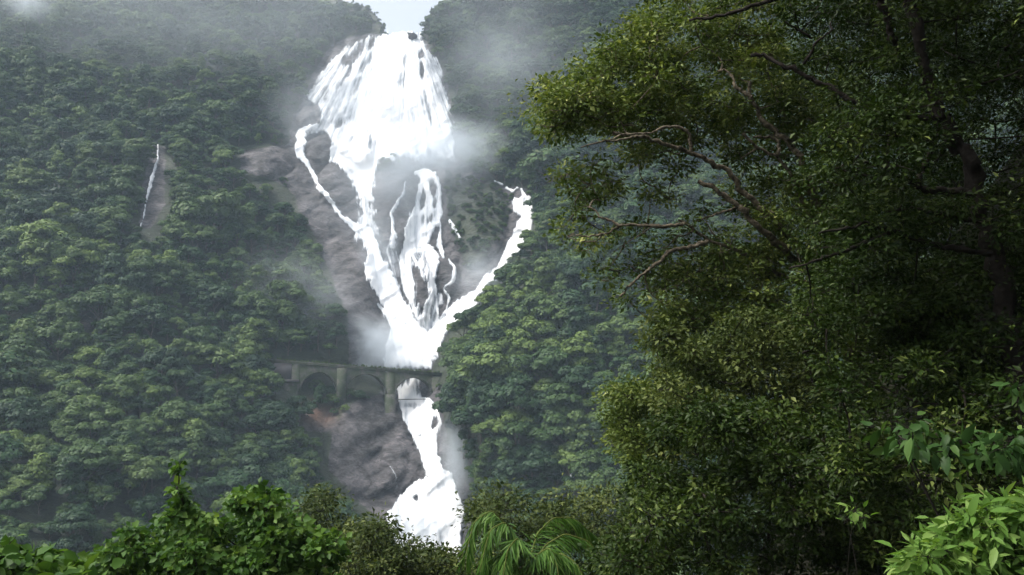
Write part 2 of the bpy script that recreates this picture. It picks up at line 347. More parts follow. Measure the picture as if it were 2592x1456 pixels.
# ------------------------------------------------------------------ ground of the near slope and valley
def gz(x, y):
    x = np.asarray(x, float); y = np.asarray(y, float)
    z = -1.75 - 0.55 * np.clip(y - 1.5, 0, 1e9) + 0.25 * np.clip(-y, 0, 60)
    z = z + 0.30 * np.clip(x, 0, 60) * sstep(0, 8, y)
    z = z + 12 * sstep(5.5, 10.5, x) * sstep(4, 10, y) * (1 - sstep(30, 60, y))  # bank on the right, added as a dark backdrop behind the near trees
    z = z + fbm(x / 4, y / 4, 3, 5) * 0.25
    return np.maximum(z, -86 + fbm(x / 30, y / 30, 3, 6) * 2)
ax = np.sign(np.linspace(-1, 1, 121)) * np.abs(np.linspace(-1, 1, 121)) ** 2.2 * 900
ay = np.r_[np.linspace(-900, -40, 20), np.linspace(-36, 60, 60), np.linspace(64, 200, 40), np.linspace(230, 900, 20)]
gx_, gy_ = np.meshgrid(ax, ay, indexing='ij'); gi = np.arange(gx_.size).reshape(gx_.shape)
gf = np.stack([gi[:-1, :-1], gi[1:, :-1], gi[1:, 1:], gi[:-1, 1:]], -1).reshape(-1, 4)
M_gnd = plain('forest_floor', (0.014, 0.014, 0.008), 0.95)
tag(link('ground', mesh_np('ground', np.stack([gx_, gy_, gz(gx_, gy_)], -1).reshape(-1, 3), gf, M_gnd, smooth=True)), 'dark leafy slope falling from the viewpoint into the valley', kind='structure')

# ------------------------------------------------------------------ water
def holes(lst):
    def fn(px, py):
        d = np.ones(px.shape)
        for hx, hy, a, b, ang, k in lst:
            c, s = math.cos(R(ang)), math.sin(R(ang)); x = (px - hx) * c + (py - hy) * s; y = -(px - hx) * s + (py - hy) * c
            r = np.sqrt((x / a) ** 2 + (y / b) ** 2) + fbm((px + (py - 200) * .1) / 4, py / 26, 3, 3) * 0.7
            d *= 1 - k * (1 - sstep(0.45, 1.3, r))
        return d
    return fn
def line_dist(px, py, line, widths):
    q = smooth_line(line, 50); w = np.interp(np.linspace(0, 1, 50), np.linspace(0, 1, len(widths)), widths); best = np.full(px.shape, 1e9); U = np.zeros(px.shape); V = np.zeros(px.shape); Wd = np.ones(px.shape); acc = 0.
    for i in range(49):
        x0, y0 = q[i]; dx, dy = q[i + 1] - q[i]; L = math.hypot(dx, dy) + 1e-9
        t = np.clip(((px - x0) * dx + (py - y0) * dy) / L / L, 0, 1); ex, ey = px - x0 - t * dx, py - y0 - t * dy; d = np.hypot(ex, ey); m = d < best
        best = np.where(m, d, best); U = np.where(m, (ex * dy - ey * dx) / L, U); V = np.where(m, acc + t * L, V); Wd = np.where(m, w[i] + (w[i + 1] - w[i]) * t, Wd); acc += L
    return best, U, V, Wd
def water(name, label, bbox, items, grid=None, step=2.0, off=0.45, lift=.9, top=None, kind='structure'):
    x0, x1, y0, y1 = bbox; gx = np.arange(x0, x1 + step, step); gy = np.arange(y0, y1 + step, step); py, px = np.meshgrid(gy, gx, indexing='ij')
    A_ = np.zeros(px.shape); T_ = np.zeros(px.shape); UU = px * .19; VV = py * .19
    for n_i, it in enumerate(items):
        if it[0] == 'line':
            _, pts, w, base, edge = it; d, U, V, Wd = line_dist(px, py, pts, w)
            dist = Wd / 2 * (1 + fbm(V / 17, U * 0 + n_i * 3.1, 3, 2) * .45) - np.abs(U + Wd * .3 * fbm(V / 14, U * 0 + n_i, 2, 6)); dist = np.minimum(dist, Wd / 2 + 4 - d); dfn = 1; fk = 1.
        else:
            _, pts, base, edge, apex, dfn_ = it; dist = segdist(px, py, list(pts) + [pts[0]]) * np.where(inpoly(px, py, pts), 1, -1)
            if apex: U = np.arctan2(px - apex[0], py - apex[1]) * 330; V = np.hypot(px - apex[0], py - apex[1])
            else: U = px; V = py
            dfn = dfn_(px, py) if dfn_ else 1
        um, vm = U * .19, V * .19
        streak = fbm(um / 1.0 + n_i * 7, vm / 13, 4, 8) * .75 + fbm(um / 3.2 + n_i, vm / 30, 3, 28) * .5
        dist = dist + edge * (fbm(px / 6, py / 10, 3, 4) * 1.1 + fbm(um * 1.1, vm / 6, 2, 14) * .7)
        prof = sstep(-edge * .7, edge * 1.0, dist); a = sstep(.12, .98, prof * base * dfn + streak * .62 * (1 - .3 * prof * base)) * (prof > .01)
        tone = np.clip(.62 * prof * base * dfn + .22 + streak * .55, 0, 1)
        m = a > A_; A_ = np.maximum(A_, a); T_ = np.where(m, tone, T_); UU = np.where(m, um, UU); VV = np.where(m, vm, VV)
    if top is not None: A_ = A_ * (py > top)
    Y = hit(px, py, grid)
    Yr = Y.copy()
    for it_ in range(46):
        y2 = Y.copy(); y2[1:-1, 1:-1] = (Y[1:-1, 1:-1] * 2 + Y[:-2, 1:-1] + Y[2:, 1:-1] + Y[1:-1, :-2] + Y[1:-1, 2:]) / 6; Y = y2
        if it_ == 38: Y = np.minimum(Y, Yr)
    Y = np.minimum(Y, Yr - .1)
    pts = P(px, py, Y) + np.array([0, -0.94, 0.34]) * (off + lift * A_ * (.35 + T_))[..., None]
    nv, nu = px.shape; i = np.arange(nv * nu).reshape(nv, nu); f = np.stack([i[:-1, :-1], i[1:, :-1], i[1:, 1:], i[:-1, 1:]], -1).reshape(-1, 4); f = f[(A_.ravel()[f] > .01).any(1)]
    used = np.unique(f); mp_ = np.zeros(nv * nu, int); mp_[used] = np.arange(len(used)); sel = lambda a: a.reshape(nv * nu, -1)[used]
    me = mesh_np(name, sel(pts), mp_[f], M_wat, {'dens': sel(A_).ravel(), 'tone': sel(T_).ravel()}, uv=np.stack([sel(UU).ravel(), sel(VV).ravel()], 1), smooth=True)
    return tag(link(name, me), label, kind=kind)
h1 = [(*c1([(u, v)])[0], a / 2.894, b / 2.894, g, k * (.95 if k > .84 else .7)) for u, v, a, b, g, k in [
 (690,450,38,50,15,1),(770,385,34,110,32,.85),(870,320,22,60,25,.9),(700,540,22,55,30,.75),(820,480,26,85,30,.6),(760,640,20,90,25,.5),(850,560,14,70,22,.45),(640,620,18,70,25,.4),(480,590,12,40,20,.3),
 (1120,450,16,70,10,.6),(1085,600,30,75,12,.6),(1050,720,20,70,8,.4),(1235,405,26,36,-20,1),(1240,520,14,80,-3,.95),(1270,740,26,70,-5,.35),(630,910,50,36,-35,.65),(560,840,20,50,20,.4),(540,700,15,70,18,.35),
 (870,1080,44,95,-12,.75),(1450,860,20,60,-12,.4),(1300,850,14,100,-4,.3),(390,975,16,30,-10,.5)]]
def curtain(px, py):
    xc = 1000 - (py - 90) * .13; core = np.exp(-((px - xc) / (40 + (py - 90) * .16)) ** 2)
    return holes(h1)(px, py) * (.74 + .5 * core + .22 * sstep(300, 380, py)) * np.where(px > 955, 1 - .95 * sstep(372, 425, py + fbm(px / 14, py / 20, 3, 61) * 22), 1)
CUR = c1([(985,250),(900,262),(830,282),(760,305),(700,345),(640,400),(560,445),(520,505),(460,575),(430,640),(392,712),(440,760),(490,795),(500,850),(475,905),(400,930),(335,945),(345,995),(400,1000),(480,968),(550,990),(590,1040),(560,1100),(560,1170),(650,1240),(735,1330),(765,1447),(860,1447),(885,1290),(950,1205),(1050,1200),(1100,1250),(1300,1260),(1500,1240),(1478,1100),(1472,1010),(1482,890),(1462,800),(1432,700),(1402,600),(1382,500),(1342,430),(1292,370),(1245,300),(1240,240),(1110,236)])
SLIDE = c2([(655,480),(700,560),(718,640),(705,770),(740,840),(770,900),(800,980),(845,1050),(870,1110),(850,1180),(830,1300),(810,1385),(1120,1385),(1160,1300),(1210,1190),(1290,1080),(1340,930),(1290,940),(1210,1040),(1150,1110),(1100,1130),(1040,1090),(1010,1000),(950,930),(915,830),(875,750),(830,690),(795,580),(745,480)])
RIGHT = c2([(1700,268),(1720,285),(1762,305),(1775,350),(1780,420),(1760,520),(1730,600),(1660,700),(1560,820),(1440,960),(1300,1120),(1230,1150),(1190,1090),(1260,985),(1330,925),(1405,885),(1430,840),(1480,780),(1535,735),(1565,680),(1600,612),(1632,545),(1655,485),(1692,425),(1650,395),(1640,350),(1650,305),(1690,300)])
BRAID = c2([(1030,145),(1085,138),(1140,145),(1185,190),(1192,300),(1203,400),(1185,470),(1120,560),(1110,610),(1165,670),(1172,760),(1150,830),(1170,900),(1172,1000),(1180,1090),(1130,1160),(1040,1100),(1000,1000),(955,900),(932,820),(926,720),(936,640),(956,560),(962,500),(988,430),(1018,350),(1036,260),(1056,190)])
h2 = [(*c2([(u, v)])[0], a / 2.495, b / 2.495, g, k) for u, v, a, b, g, k in [(1072,325,20,68,4,.9),(1142,245,24,58,-8,.9),(1150,340,16,40,10,.6),(1120,440,16,40,30,.7),(1075,440,14,40,10,.5),(1030,690,26,36,0,.6),(1095,700,22,50,-15,.45),(1125,760,14,50,-8,.4),
  (1064,905,54,165,-6,1.15),(1040,800,30,80,-10,.9),(1110,1010,26,70,14,.75),(1150,950,9,50,0,.5),(960,700,10,50,0,.3),(1150,1060,12,40,10,.5)]]
items = [('poly', CUR, 1.0, 7, (1010, -60), curtain),
 ('line', c1([(450,940),(362,960),(352,1040),(345,1130),(375,1195)]) + c2([(335,70),(372,140),(415,235),(455,275),(505,345),(545,405),(595,455),(655,495),(700,560)]), [12, 20, 26, 24, 16, 12, 11, 14, 12, 11, 13, 15, 20, 24], 1.0, 3.5),
 ('line', c2([(690,100),(696,180),(702,250),(708,350),(712,430),(705,510)]), [80, 60, 46, 44, 48, 56], .8, 13),
 ('poly', SLIDE, 1.02, 8, (880, 300), None), ('poly', RIGHT, .95, 5, (1400, 100), None), ('poly', BRAID, .95, 4, None, holes(h2))]
S = [([(1040,150),(1085,140),(1135,150)], [10, 14, 10], .95),
 ([(1160,185),(1184,230),(1185,320),(1188,400),(1172,440),(1185,520),(1180,600),(1205,670)], [9,10,9,10,8,9,16,9], .85),
 ([(1060,620),(1100,690),(1115,780),(1135,850)], [50,66,46,16], .62), ([(1245,705),(1272,750),(1270,820),(1205,880),(1240,945),(1228,1005),(1180,1090)], [8,12,10,6,8,8,14], .8),
 ([(1250,460),(1282,512),(1302,545)], [8,11,6], .8), ([(1145,890),(1100,970),(1078,1050),(1068,1110)], [8,9,9,10], .8), ([(1150,940),(1130,1040),(1105,1140)], [34,44,36], .55),
 ([(962,215),(950,280),(915,335),(872,400),(886,460),(890,540),(882,600)], [6,9,12,8,9,13,18], .85), ([(890,560),(870,640),(900,760)], [26, 44, 30], .45),
 ([(1535,205),(1565,218)], [4, 5], .9), ([(1612,250),(1640,268),(1662,250)], [6, 7, 5], .9), ([(1700,262),(1712,290)], [6, 10], .9), ([(800,985),(850,1050),(880,1120)], [10, 14, 10], .6)]
items += [('line', c2(l), w, b, 2.6 if max(w) < 20 else 4) for l, w, b in S]
water('waterfall', 'tall white waterfall spreading from the notch into braided cascades above the bridge', (748, 1350, 82, 948), items, Y_open)
LOW = [(1005, 938), (1003, 975)] + c4([(845,30),(865,100),(890,190),(920,270),(960,350),(1000,420),(1035,520),(1060,600),(1085,660),(1020,690),(955,720),(910,760),(860,820),(810,890),(760,950),(750,1010),(790,1080),(830,1200),(850,1400),(1380,1400),(1360,1300),(1360,1100),(1372,1010),(1388,930),(1370,860),(1330,790),(1310,690),(1280,620),(1210,580),(1172,480),(1165,390),(1195,290),(1205,240),(1180,150),(1140,60),(1105,25)]) + [(1068, 1004), (1066, 975), (1068, 938)]
water('waterfall', 'lower white fall plunging under the bridge into a wide fan of foam', (960, 1190, 930, 1440), [('poly', LOW, 1.02, 4.5, (1040, 500), holes([(*c4([(1145, 225)])[0], 11, 20, 10, .95), (*c4([(1170, 330)])[0], 6, 22, 10, .6), (*c4([(990, 830)])[0], 7, 8, 0, .9), (*c4([(950, 90)])[0], 20, 8, 0, .45), (1016, 962, 24, 18, 0, .7), (1060, 985, 12, 22, 0, .6)]))], Y_open)
for pts, w, b, lab in [([(403,376),(402,410),(393,440),(381,480),(374,510)], [4,6,8,9,5], .82, 'slender white waterfall on the wooded left slope'), ([(371,528),(368,550),(361,572)], [4,4,3], .8, 'faint broken trickle below the slender left waterfall'),
  ([(16,229),(4,238),(-12,252)], [5,8,8], 1.0, 'slanting white streak of water on the far left slope'), ([(1472,1145),(1460,1175),(1448,1205)], [7,12,12], .7, 'dim thin trickle in the woods right of the falls'), (c4([(795,590),(835,650),(842,720),(838,780)]), [3,3,3,2], .5, 'fine trickle running down the grey slab below the bridge')]:
    xs_ = [p[0] for p in pts]; ys_ = [p[1] for p in pts]
    water('side_waterfall', lab, (min(xs_) - 14, max(xs_) + 14, min(ys_) - 8, max(ys_) + 8), [('line', pts, w, b, 2.2)], step=1.6, off=1.2)

# ------------------------------------------------------------------ stone railway bridge
ang = R(20); e_ = np.array([math.cos(ang), math.sin(ang), 0]); nb = np.array([-math.sin(ang), math.cos(ang), 0]); B0 = P(1046., 960., 372.)
def bs(px):            # metres along the front face for a pixel column
    a, _ = ray(px, 950.); # solve (B0 + s e) . : x = a*y
    return float((a * B0[1] - B0[0]) / (e_[0] - a * e_[1]))
def bz(px, py):
    p = B0 + bs(px) * e_; return float(ray(px, py)[1] * p[1])
M_st = stone_mat('bridge_stone', (0.06, 0.055, 0.052), (0.09, 0.082, 0.078)); M_st2 = stone_mat('lit_vault_stone', (0.24, 0.235, 0.23), (0.3, 0.29, 0.285)); M_pier = stone_mat('pier_stone', (0.085, 0.077, 0.075), (0.12, 0.11, 0.105))  # vault stone made much paler than the bridge to paint in its lit inside
M_wall = plain('wall_stone', (0.13, 0.12, 0.12))
bridge = empty('railway_bridge', tuple(B0))
bridge.rotation_euler = (0, 0, ang)
tag(bridge, 'mossy stone arch railway bridge crossing the foot of the waterfall', 'bridge')
zt0, zt1 = bz(755, 922) - B0[2], bz(1085, 949) - B0[2]; s0, s1 = bs(755), bs(1085)
def ztop(s): return zt0 + (zt1 - zt0) * (s - s0) / (s1 - s0)
W = 5.6
def bpart(name, v, f, m, parent=None, smooth=False):
    return link(name, mesh_np(name, v, f, m, smooth=smooth), parent or bridge)
arches = [(760, 853, 944, 1000), (876, 976, 948, 1001), (1001, 1093, 957, 1003)]
for a0, a1, cr, sp in arches:
    sa, sb = bs(a0), bs(a1); mid = (sa + sb) / 2; hw = (sb - sa) / 2; zc = bz((a0 + a1) / 2, cr) - B0[2]; zs = bz((a0 + a1) / 2, sp) - B0[2]
    n = 22; th = np.linspace(math.pi, 0, n); xs = mid + hw * np.cos(th); zs_ = zs + (zc - zs) * np.sin(th)
    v = []
    for x, z in zip(xs, zs_): v += [[x, 0, z], [x, W, z], [x, 0, ztop(x)], [x, W, ztop(x)]]
    v = np.array(v); i = np.arange(n - 1)[:, None] * 4
    ff = np.concatenate([i + np.array([[0, 4, 6, 2]]), i + np.array([[1, 3, 7, 5]]), i + np.array([[2, 6, 7, 3]])]); 
    bpart('spandrel_wall', v, ff, M_st)
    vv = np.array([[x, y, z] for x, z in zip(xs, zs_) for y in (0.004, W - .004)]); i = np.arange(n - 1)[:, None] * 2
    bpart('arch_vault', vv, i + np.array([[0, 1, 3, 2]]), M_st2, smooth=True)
    # raised ring of voussoirs on the face
    o = 0.75; xo = mid + (hw + o) * np.cos(th); zo = zs + (zc - zs + o) * np.sin(th)
    v = []
    for x, z, x2, z2 in zip(xs, zs_, xo, zo): v += [[x, -0.12, z], [x2, -0.12, min(z2, ztop(x2) - .1)], [x, 0.3, z - 0.003], [x2, 0.3, min(z2, ztop(x2) - .1)]]
    i = np.arange(n - 1)[:, None] * 4
    bpart('arch_ring', np.array(v), np.concatenate([i + np.array([[0, 4, 5, 1]]), i + np.array([[1, 5, 7, 3]]), i + np.array([[0, 2, 6, 4]])]), M_pier)
def pier(pa, pb, front, z1, z0=-40, mat=M_pier, name='pier', back=W):
    v, f = boxv(bs(pa) + .01, bs(pb) - .01, -front, back, z0, z1); return bpart(name, v, f, mat)
zsp = lambda px, py: bz(px, py) - B0[2]
pier(853, 876, 1.3, z0=-14, z1=ztop(bs(864)) - 0.15); pier(976, 1001, 0.02, ztop(bs(988)) - 0.05, mat=M_st); pier(976, 1001, 0.8, zsp(988, 998), name='pier_footing', back=W + .5)
pier(738, 760, 0.03, ztop(bs(750)) - 0.05, mat=M_st); pier(1093, 1175, 0.05, ztop(bs(1130)) - 0.2, mat=M_st, name='abutment')
pier(690, 738, 0.02, ztop(bs(715)) - 0.05, z0=zsp(715, 962), mat=M_wall, name='retaining_wall', back=9); pier(700, 756, 2.2, zsp(715, 961), z0=zsp(715, 966), name='ledge', back=-0.05, mat=M_wall); pier(705, 752, 1.2, zsp(715, 966) - .01, z0=-30, name='ledge_wall', back=-.06)
pier(1001, 1080, 0.3, zsp(1040, 1010), z0=zsp(1040, 1012), name='tie_bar', back=-0.02)
sA, sB = bs(680), bs(1190)
def slab(name, y0, y1, z0, z1, m):
    v, f = boxv(sA, sB, y0, y1, 0, 1); v[:, 2] = np.where(v[:, 2] > 0.5, z1, z0) + np.array([ztop(s) for s in v[:, 0]]); return bpart(name, v, f, m)
slab('deck', -0.25, W + 0.25, 0.0, 0.35, M_st); slab('parapet', -0.2, 0.25, 0.352, 1.15, M_st); slab('parapet', W - 0.25, W + 0.2, 0.352, 1.15, M_st); slab('coping', -0.3, 0.35, 1.152, 1.3, M_pier)
# grass and weeds along the coping
g = []; 
for _ in range(420):
    s = rng.uniform(bs(700), bs(1175)); h = abs(rng.normal(0.35, 0.35)) + 0.15; w = rng.uniform(0.1, 0.35); a = rng.uniform(0, 3.14); b = np.array([s, rng.uniform(-.3, .3), ztop(s) + 1.28])
    d = np.array([math.cos(a), math.sin(a), 0]) * w; v = np.array([b - d, b + d, b + d * .6 + [rng.normal(0, .15), 0, h], b - d * .7 + [rng.normal(0, .15), 0, h * .8]]); g.append((v, np.array([[0, 1, 2, 3]])))
v, f = merge(g); gr = bpart('grass', v, f, leaf_mat('parapet_grass', [(0, (0.05, 0.08, 0.02)), (1, (0.08, 0.11, 0.03))])); gr['kind'] = 'stuff'
# white post and round board beside the track
wp = P(803., 922., 377.); M_white = plain('white_paint', (0.75, 0.75, 0.73))
pe = empty('track_post', tuple(wp)); tag(pe, 'thin white post beside the track on the bridge', 'post')
v, f = tube([(0, 0, -1.0), (0, 0, 2.0)], 0.16, 8); link('shaft', mesh_np('shaft', v, f, M_white, smooth=True), pe)
v, f = boxv(-.25, .25, -.25, .25, 2.0, 2.18); link('cap', mesh_np('cap', v, f, M_white), pe)
wb = P(694., 906., 372.); pe = empty('track_board', tuple(wb)); tag(pe, 'small white rounded board standing in the trees left of the bridge', 'sign')
th = np.linspace(0, 2 * math.pi, 20, endpoint=False); v = np.concatenate([np.stack([1.5 * np.cos(th), np.full(20, y), .62 * np.sin(th)], 1) for y in (-.08, .08)] + [[[0, -.09, 0], [0, .09, 0]]])
f = [[i, (i + 1) % 20, 40] for i in range(20)] + [[20 + (i + 1) % 20, 20 + i, 41] for i in range(20)] + [[i, 20 + i, (i + 1) % 20] for i in range(20)] + [[20 + i, 20 + (i + 1) % 20, (i + 1) % 20] for i in range(20)]
link('board', mesh_np('board', v, np.array(f), M_white), pe); v, f = tube([(0, .1, -4), (0, .1, .3)], .09, 6); link('post', mesh_np('post', v, f, M_white), pe)

# ------------------------------------------------------------------ forest on the slopes
def crown_mesh(seed, kind):
    r = np.random.RandomState(seed); lobes = []
    if kind == 0:      # layered, spreading
        for i in range(17):
            a = r.uniform(0, 6.28); rad = r.uniform(0.2, 4.6) if i else 0; lobes.append((rad * math.cos(a), rad * math.sin(a), 7.6 - 0.09 * rad * rad + r.uniform(-1.6, .7), r.uniform(1.1, 1.9), r.uniform(.58, .8)))
    elif kind == 1:    # round
        for i in range(16):
            a = r.uniform(0, 6.28); t = r.uniform(0.05, 1.9); lobes.append((3.4 * math.sin(t) * math.cos(a), 3.4 * math.sin(t) * math.sin(a), 5.6 + 3.0 * math.cos(t), r.uniform(1.2, 1.9), r.uniform(.7, .9)))
    else:              # tall, narrow
        for i in range(14):
            a = r.uniform(0, 6.28); t = i / 13; rad = 2.3 * (1 - t) ** .6 * r.uniform(.4, 1.1); lobes.append((rad * math.cos(a), rad * math.sin(a), 3.5 + 7.0 * t + r.uniform(-.5, .5), r.uniform(1.1, 1.7), r.uniform(.6, .85)))
    pos, nor = [], []
    for x, y, z, rr, fl in lobes:
        m = int(170 * rr * rr / 2.0 + 60); d = r.normal(size=(m, 3)); d[:, 2] = np.abs(d[:, 2]) * 1.0 - 0.35 * (r.rand(m) < .3); d /= np.linalg.norm(d, axis=1)[:, None]
        rad = rr * (0.75 + 0.35 * r.rand(m)) * (1 + 0.15 * np.sin(d[:, 0] * 7 + x) * np.cos(d[:, 1] * 6 + y))
        p = d * rad[:, None]; p[:, 2] *= fl; pos.append(p + [x, y, z]); nn = d * [1, 1, 1 / fl]; nor.append(nn)
    pos = np.concatenate(pos); nor = np.concatenate(nor) + np.array([0, 0, .3]) + r.normal(0, .24, pos.shape); nor /= np.linalg.norm(nor, axis=1)[:, None]
    m = len(pos); a = np.cross(nor, r.normal(size=(m, 3))); a /= np.linalg.norm(a, axis=1)[:, None]; b = np.cross(nor, a); s = r.uniform(.17, .36, m)[:, None]; s2 = s * r.uniform(.55, 1.0, m)[:, None]
    v = np.stack([pos - a * s, pos + b * s2 * .9 + a * s * r.uniform(-.3, .3, (m, 1)), pos + a * s - nor * s * .3, pos - b * s2 + a * s * r.uniform(-.3, .3, (m, 1))], 1).reshape(-1, 3)
    return v, np.arange(m * 4).reshape(-1, 4), np.repeat(r.rand(m), 4)
def trunk_mesh(seed):
    r = np.random.RandomState(seed); parts = [tube([(0, 0, -2.5), (.1, 0, 1.5), (r.normal(0, .2), r.normal(0, .2), 4), (r.normal(0, .4), r.normal(0, .4), 6.8)], [.3, .24, .18, .08], 6)]
    for i in range(4):
        a = r.uniform(0, 6.28); z = r.uniform(2.5, 4.5); parts.append(tube([(0, 0, z), (1.2 * math.cos(a), 1.2 * math.sin(a), z + 1.3), (2.6 * math.cos(a), 2.6 * math.sin(a), z + 2.2)], [.12, .08, .03], 5))
    return merge(parts)
TINT = {'dark green': [(0.1, (0.009, 0.03, 0.012)), (0.9, (0.024, 0.058, 0.017))], 'mid green': [(0.1, (0.027, 0.06, 0.015)), (0.9, (0.056, 0.096, 0.021))], 'yellow-green': [(0.1, (0.05, 0.085, 0.02)), (0.9, (0.1, 0.155, 0.03))]}
M_tint = {k_: leaf_mat('foliage_' + k_.replace(' ', '_').replace('-', '_'), v_, 0.6, 0.15, True, spec=0.25) for k_, v_ in TINT.items()}
KIND = [0, 0, 0, 1, 1, 1, 2, 2, 0, 1]
crowns, trunks = [], []
shape_col = bpy.data.collections.new('tree_shapes')
for i, kd in enumerate(KIND):
    v, f, rn = crown_mesh(100 + i, kd); crowns.append({k_: mesh_np('crown', v, f, m_, {'rnd': rn}) for k_, m_ in M_tint.items()})
    tv, tf = trunk_mesh(200 + i); trunks.append(mesh_np('trunk', tv, tf, M_bark_far, {'rnd': np.zeros(len(tv))}, smooth=True))
    jm = mesh_np('forest_tree_shape', np.concatenate([v, tv]), np.concatenate([f, tf + len(v)]), [M_forest, M_bark_far], {'rnd': np.r_[rn, np.zeros(len(tv))]}, mat_idx=np.r_[np.zeros(len(f)), np.ones(len(tf))])
    shape_col.objects.link(bpy.data.objects.new('%02d_shape' % i, jm))
SLIM = [(352,480),(385,362),(420,362),(418,515),(385,560),(352,560)]
BARE = [ROCK[0]] + ROCK[1:4] + [[(850,905),(1130,912),(1110,1018),(850,1005)], [(690,900),(852,905),(852,950),(690,946)], [(795,895),(855,900),(855,925),(795,925)], [(676,890),(712,890),(712,918),(676,918)], [(345,480),(380,362),(428,362),(432,515),(395,590),(345,586)], [(705,925),(755,925),(755,972),(705,972)]]
cn = 110000; tx = rng.uniform(-330, 330, cn); tz = np.where(np.arange(cn) % 3 == 0, rng.uniform(-100, -15, cn), rng.uniform(-100, 325, cn)); ty = lookup(YY, tx, tz)
cell = {}; keep_ = []; SPC = 4.3
for i in range(cn):
    if ty[i] > 620: continue
    kx, ky, kz = int(tx[i] // SPC), int(ty[i] // SPC), int(tz[i] // SPC); bad = False
    for ix in (kx - 1, kx, kx + 1):
        for iy in (ky - 1, ky, ky + 1):
            for iz in (kz - 1, kz, kz + 1):
                for j in cell.get((ix, iy, iz), ()):
                    if (tx[i] - tx[j]) ** 2 + (ty[i] - ty[j]) ** 2 + (tz[i] - tz[j]) ** 2 < SPC * SPC: bad = True; break
                if bad: break
            if bad: break
        if bad: break
    if not bad: cell.setdefault((kx, ky, kz), []).append(i); keep_.append(i)
tx, ty, tz = tx[keep_], ty[keep_], tz[keep_]; tp = np.stack([tx, ty, tz], -1)
scl = np.clip(rng.lognormal(0, .36, len(tx)), .45, 1.9) * (.74 + .68 * vn(tx / 30, tz / 30 + ty / 60, 71))
big_ = rng.rand(len(tx)) < .03; scl = np.where(big_, np.maximum(scl, 1.0) * 1.5, scl)
ok = ty < 620
for dz in (0.5, 3.5, 6.5, 9.0):
    ppx, ppy, _ = proj(tp + np.stack([np.zeros(len(tx)), np.zeros(len(tx)), dz * scl], -1))
    for pl in BARE: ok &= ~inpoly(ppx, ppy, pl)
    ok &= ~inpoly(ppx, ppy, NOTCH)
ppx, ppy, dep = proj(tp); ok &= (ppx > -500) & (ppx < 2900) & (ppy < 1750) & (ppy > -420)
# crowns must not lean over the open water from either side
for sgn in (-1, 1):
    p2 = tp + np.stack([sgn * 3.2 * scl, np.zeros(len(tx)), 5 * scl], -1); a_, b_, _ = proj(p2)
    ok &= ~inpoly(a_, b_, ROCK[0]) | inpoly(a_, b_, veg[2])
    ok &= ~inpoly(a_, b_, BARE[4]) & ~inpoly(a_, b_, BARE[5]) & ~inpoly(a_, b_, SLIM)
tp, scl = tp[ok], scl[ok]
# low scrub on the mossy rocks
sxp = rng.uniform(930, 1330, 2600); syp = rng.uniform(395, 720, 2600); k_ = np.zeros(2600, bool)
for pl in veg[:2]: k_ |= inpoly(sxp, syp, pl)
ex_x = rng.uniform(700, 900, 900); ex_y = rng.uniform(240, 1000, 900); ek = inpoly(ex_x, ex_y, ROCK[0]) & (fbm(ex_x / 40, ex_y / 40, 3, 31) > .16) & (ex_x < 700 + (ex_y - 240) * .25)
sxp = np.r_[sxp[k_][:170], ex_x[ek][:70]]; syp = np.r_[syp[k_][:170], ex_y[ek][:70]]
bushp = P(sxp, syp, hit(sxp, syp)); bush_s = rng.uniform(.2, .42, len(bushp))
# trees along the rim of the notch
rim = [(700,-70),(760,-52),(820,-28),(862,-6),(900,4),(930,12),(948,28),(960,45),(970,65),(976,80),(1070,84),(1072,66),(1080,50),(1090,36),(1105,18),(1122,4),(1150,-20),(1200,-60)]
rimx = np.array([p[0] for p in rim], float); rimy = np.array([p[1] for p in rim], float) + 12
rl = resample(rim[:10], 34); rl2 = resample(rim[10:], 22); rimx = np.r_[rimx, rl[:, 0], rl2[:, 0]] + rng.uniform(-8, 8, len(rimx) + 56) * np.r_[np.zeros(len(rimx)), np.ones(56)]; rimy = np.r_[rimy, rl[:, 1] + 10, rl2[:, 1] + 10] + rng.uniform(-3, 14, len(rimx)) * np.r_[np.zeros(18), np.ones(56)]
rp = P(rimx, rimy, hit(rimx, rimy)); rs = rng.uniform(.22, .4, len(rp))
allp = np.concatenate([tp, bushp, rp]); alls = np.concatenate([scl, bush_s, rs]); nA = len(allp); allp[:, 2] -= 2.0 * alls
rotz = rng.uniform(0, 6.28, nA); vid = rng.randint(0, 10, nA); vid[len(tp):len(tp) + len(bushp)] = rng.randint(3, 6, len(bushp))
ppx, ppy, dep = proj(allp + np.array([0, 0, 6.0])); size = alls / dep
fgm = inpoly(ppx, ppy, [(1640,0),(1500,120),(1330,260),(1330,560),(1480,740),(1640,960),(1540,1150),(1600,1300),(1220,1300),(1220,1400),(1150,1470),(0,1470),(0,1420),(230,1400),(430,1280),(720,1230),(880,1330),(1150,1400),(1700,1500),(2700,1500),(2700,-100),(1640,-100)])
vis = (ppx > 0) & (ppx < 2592) & (ppy > 0) & (ppy < 1456) & ~fgm
order = np.argsort(-np.where(vis, size, 0))[:300]; chosen = np.zeros(nA, bool); chosen[order] = True
kname = ['spreading_tree', 'round_tree', 'slender_tree']; kd_l = ['broad-crowned', 'round-crowned', 'narrow-crowned']
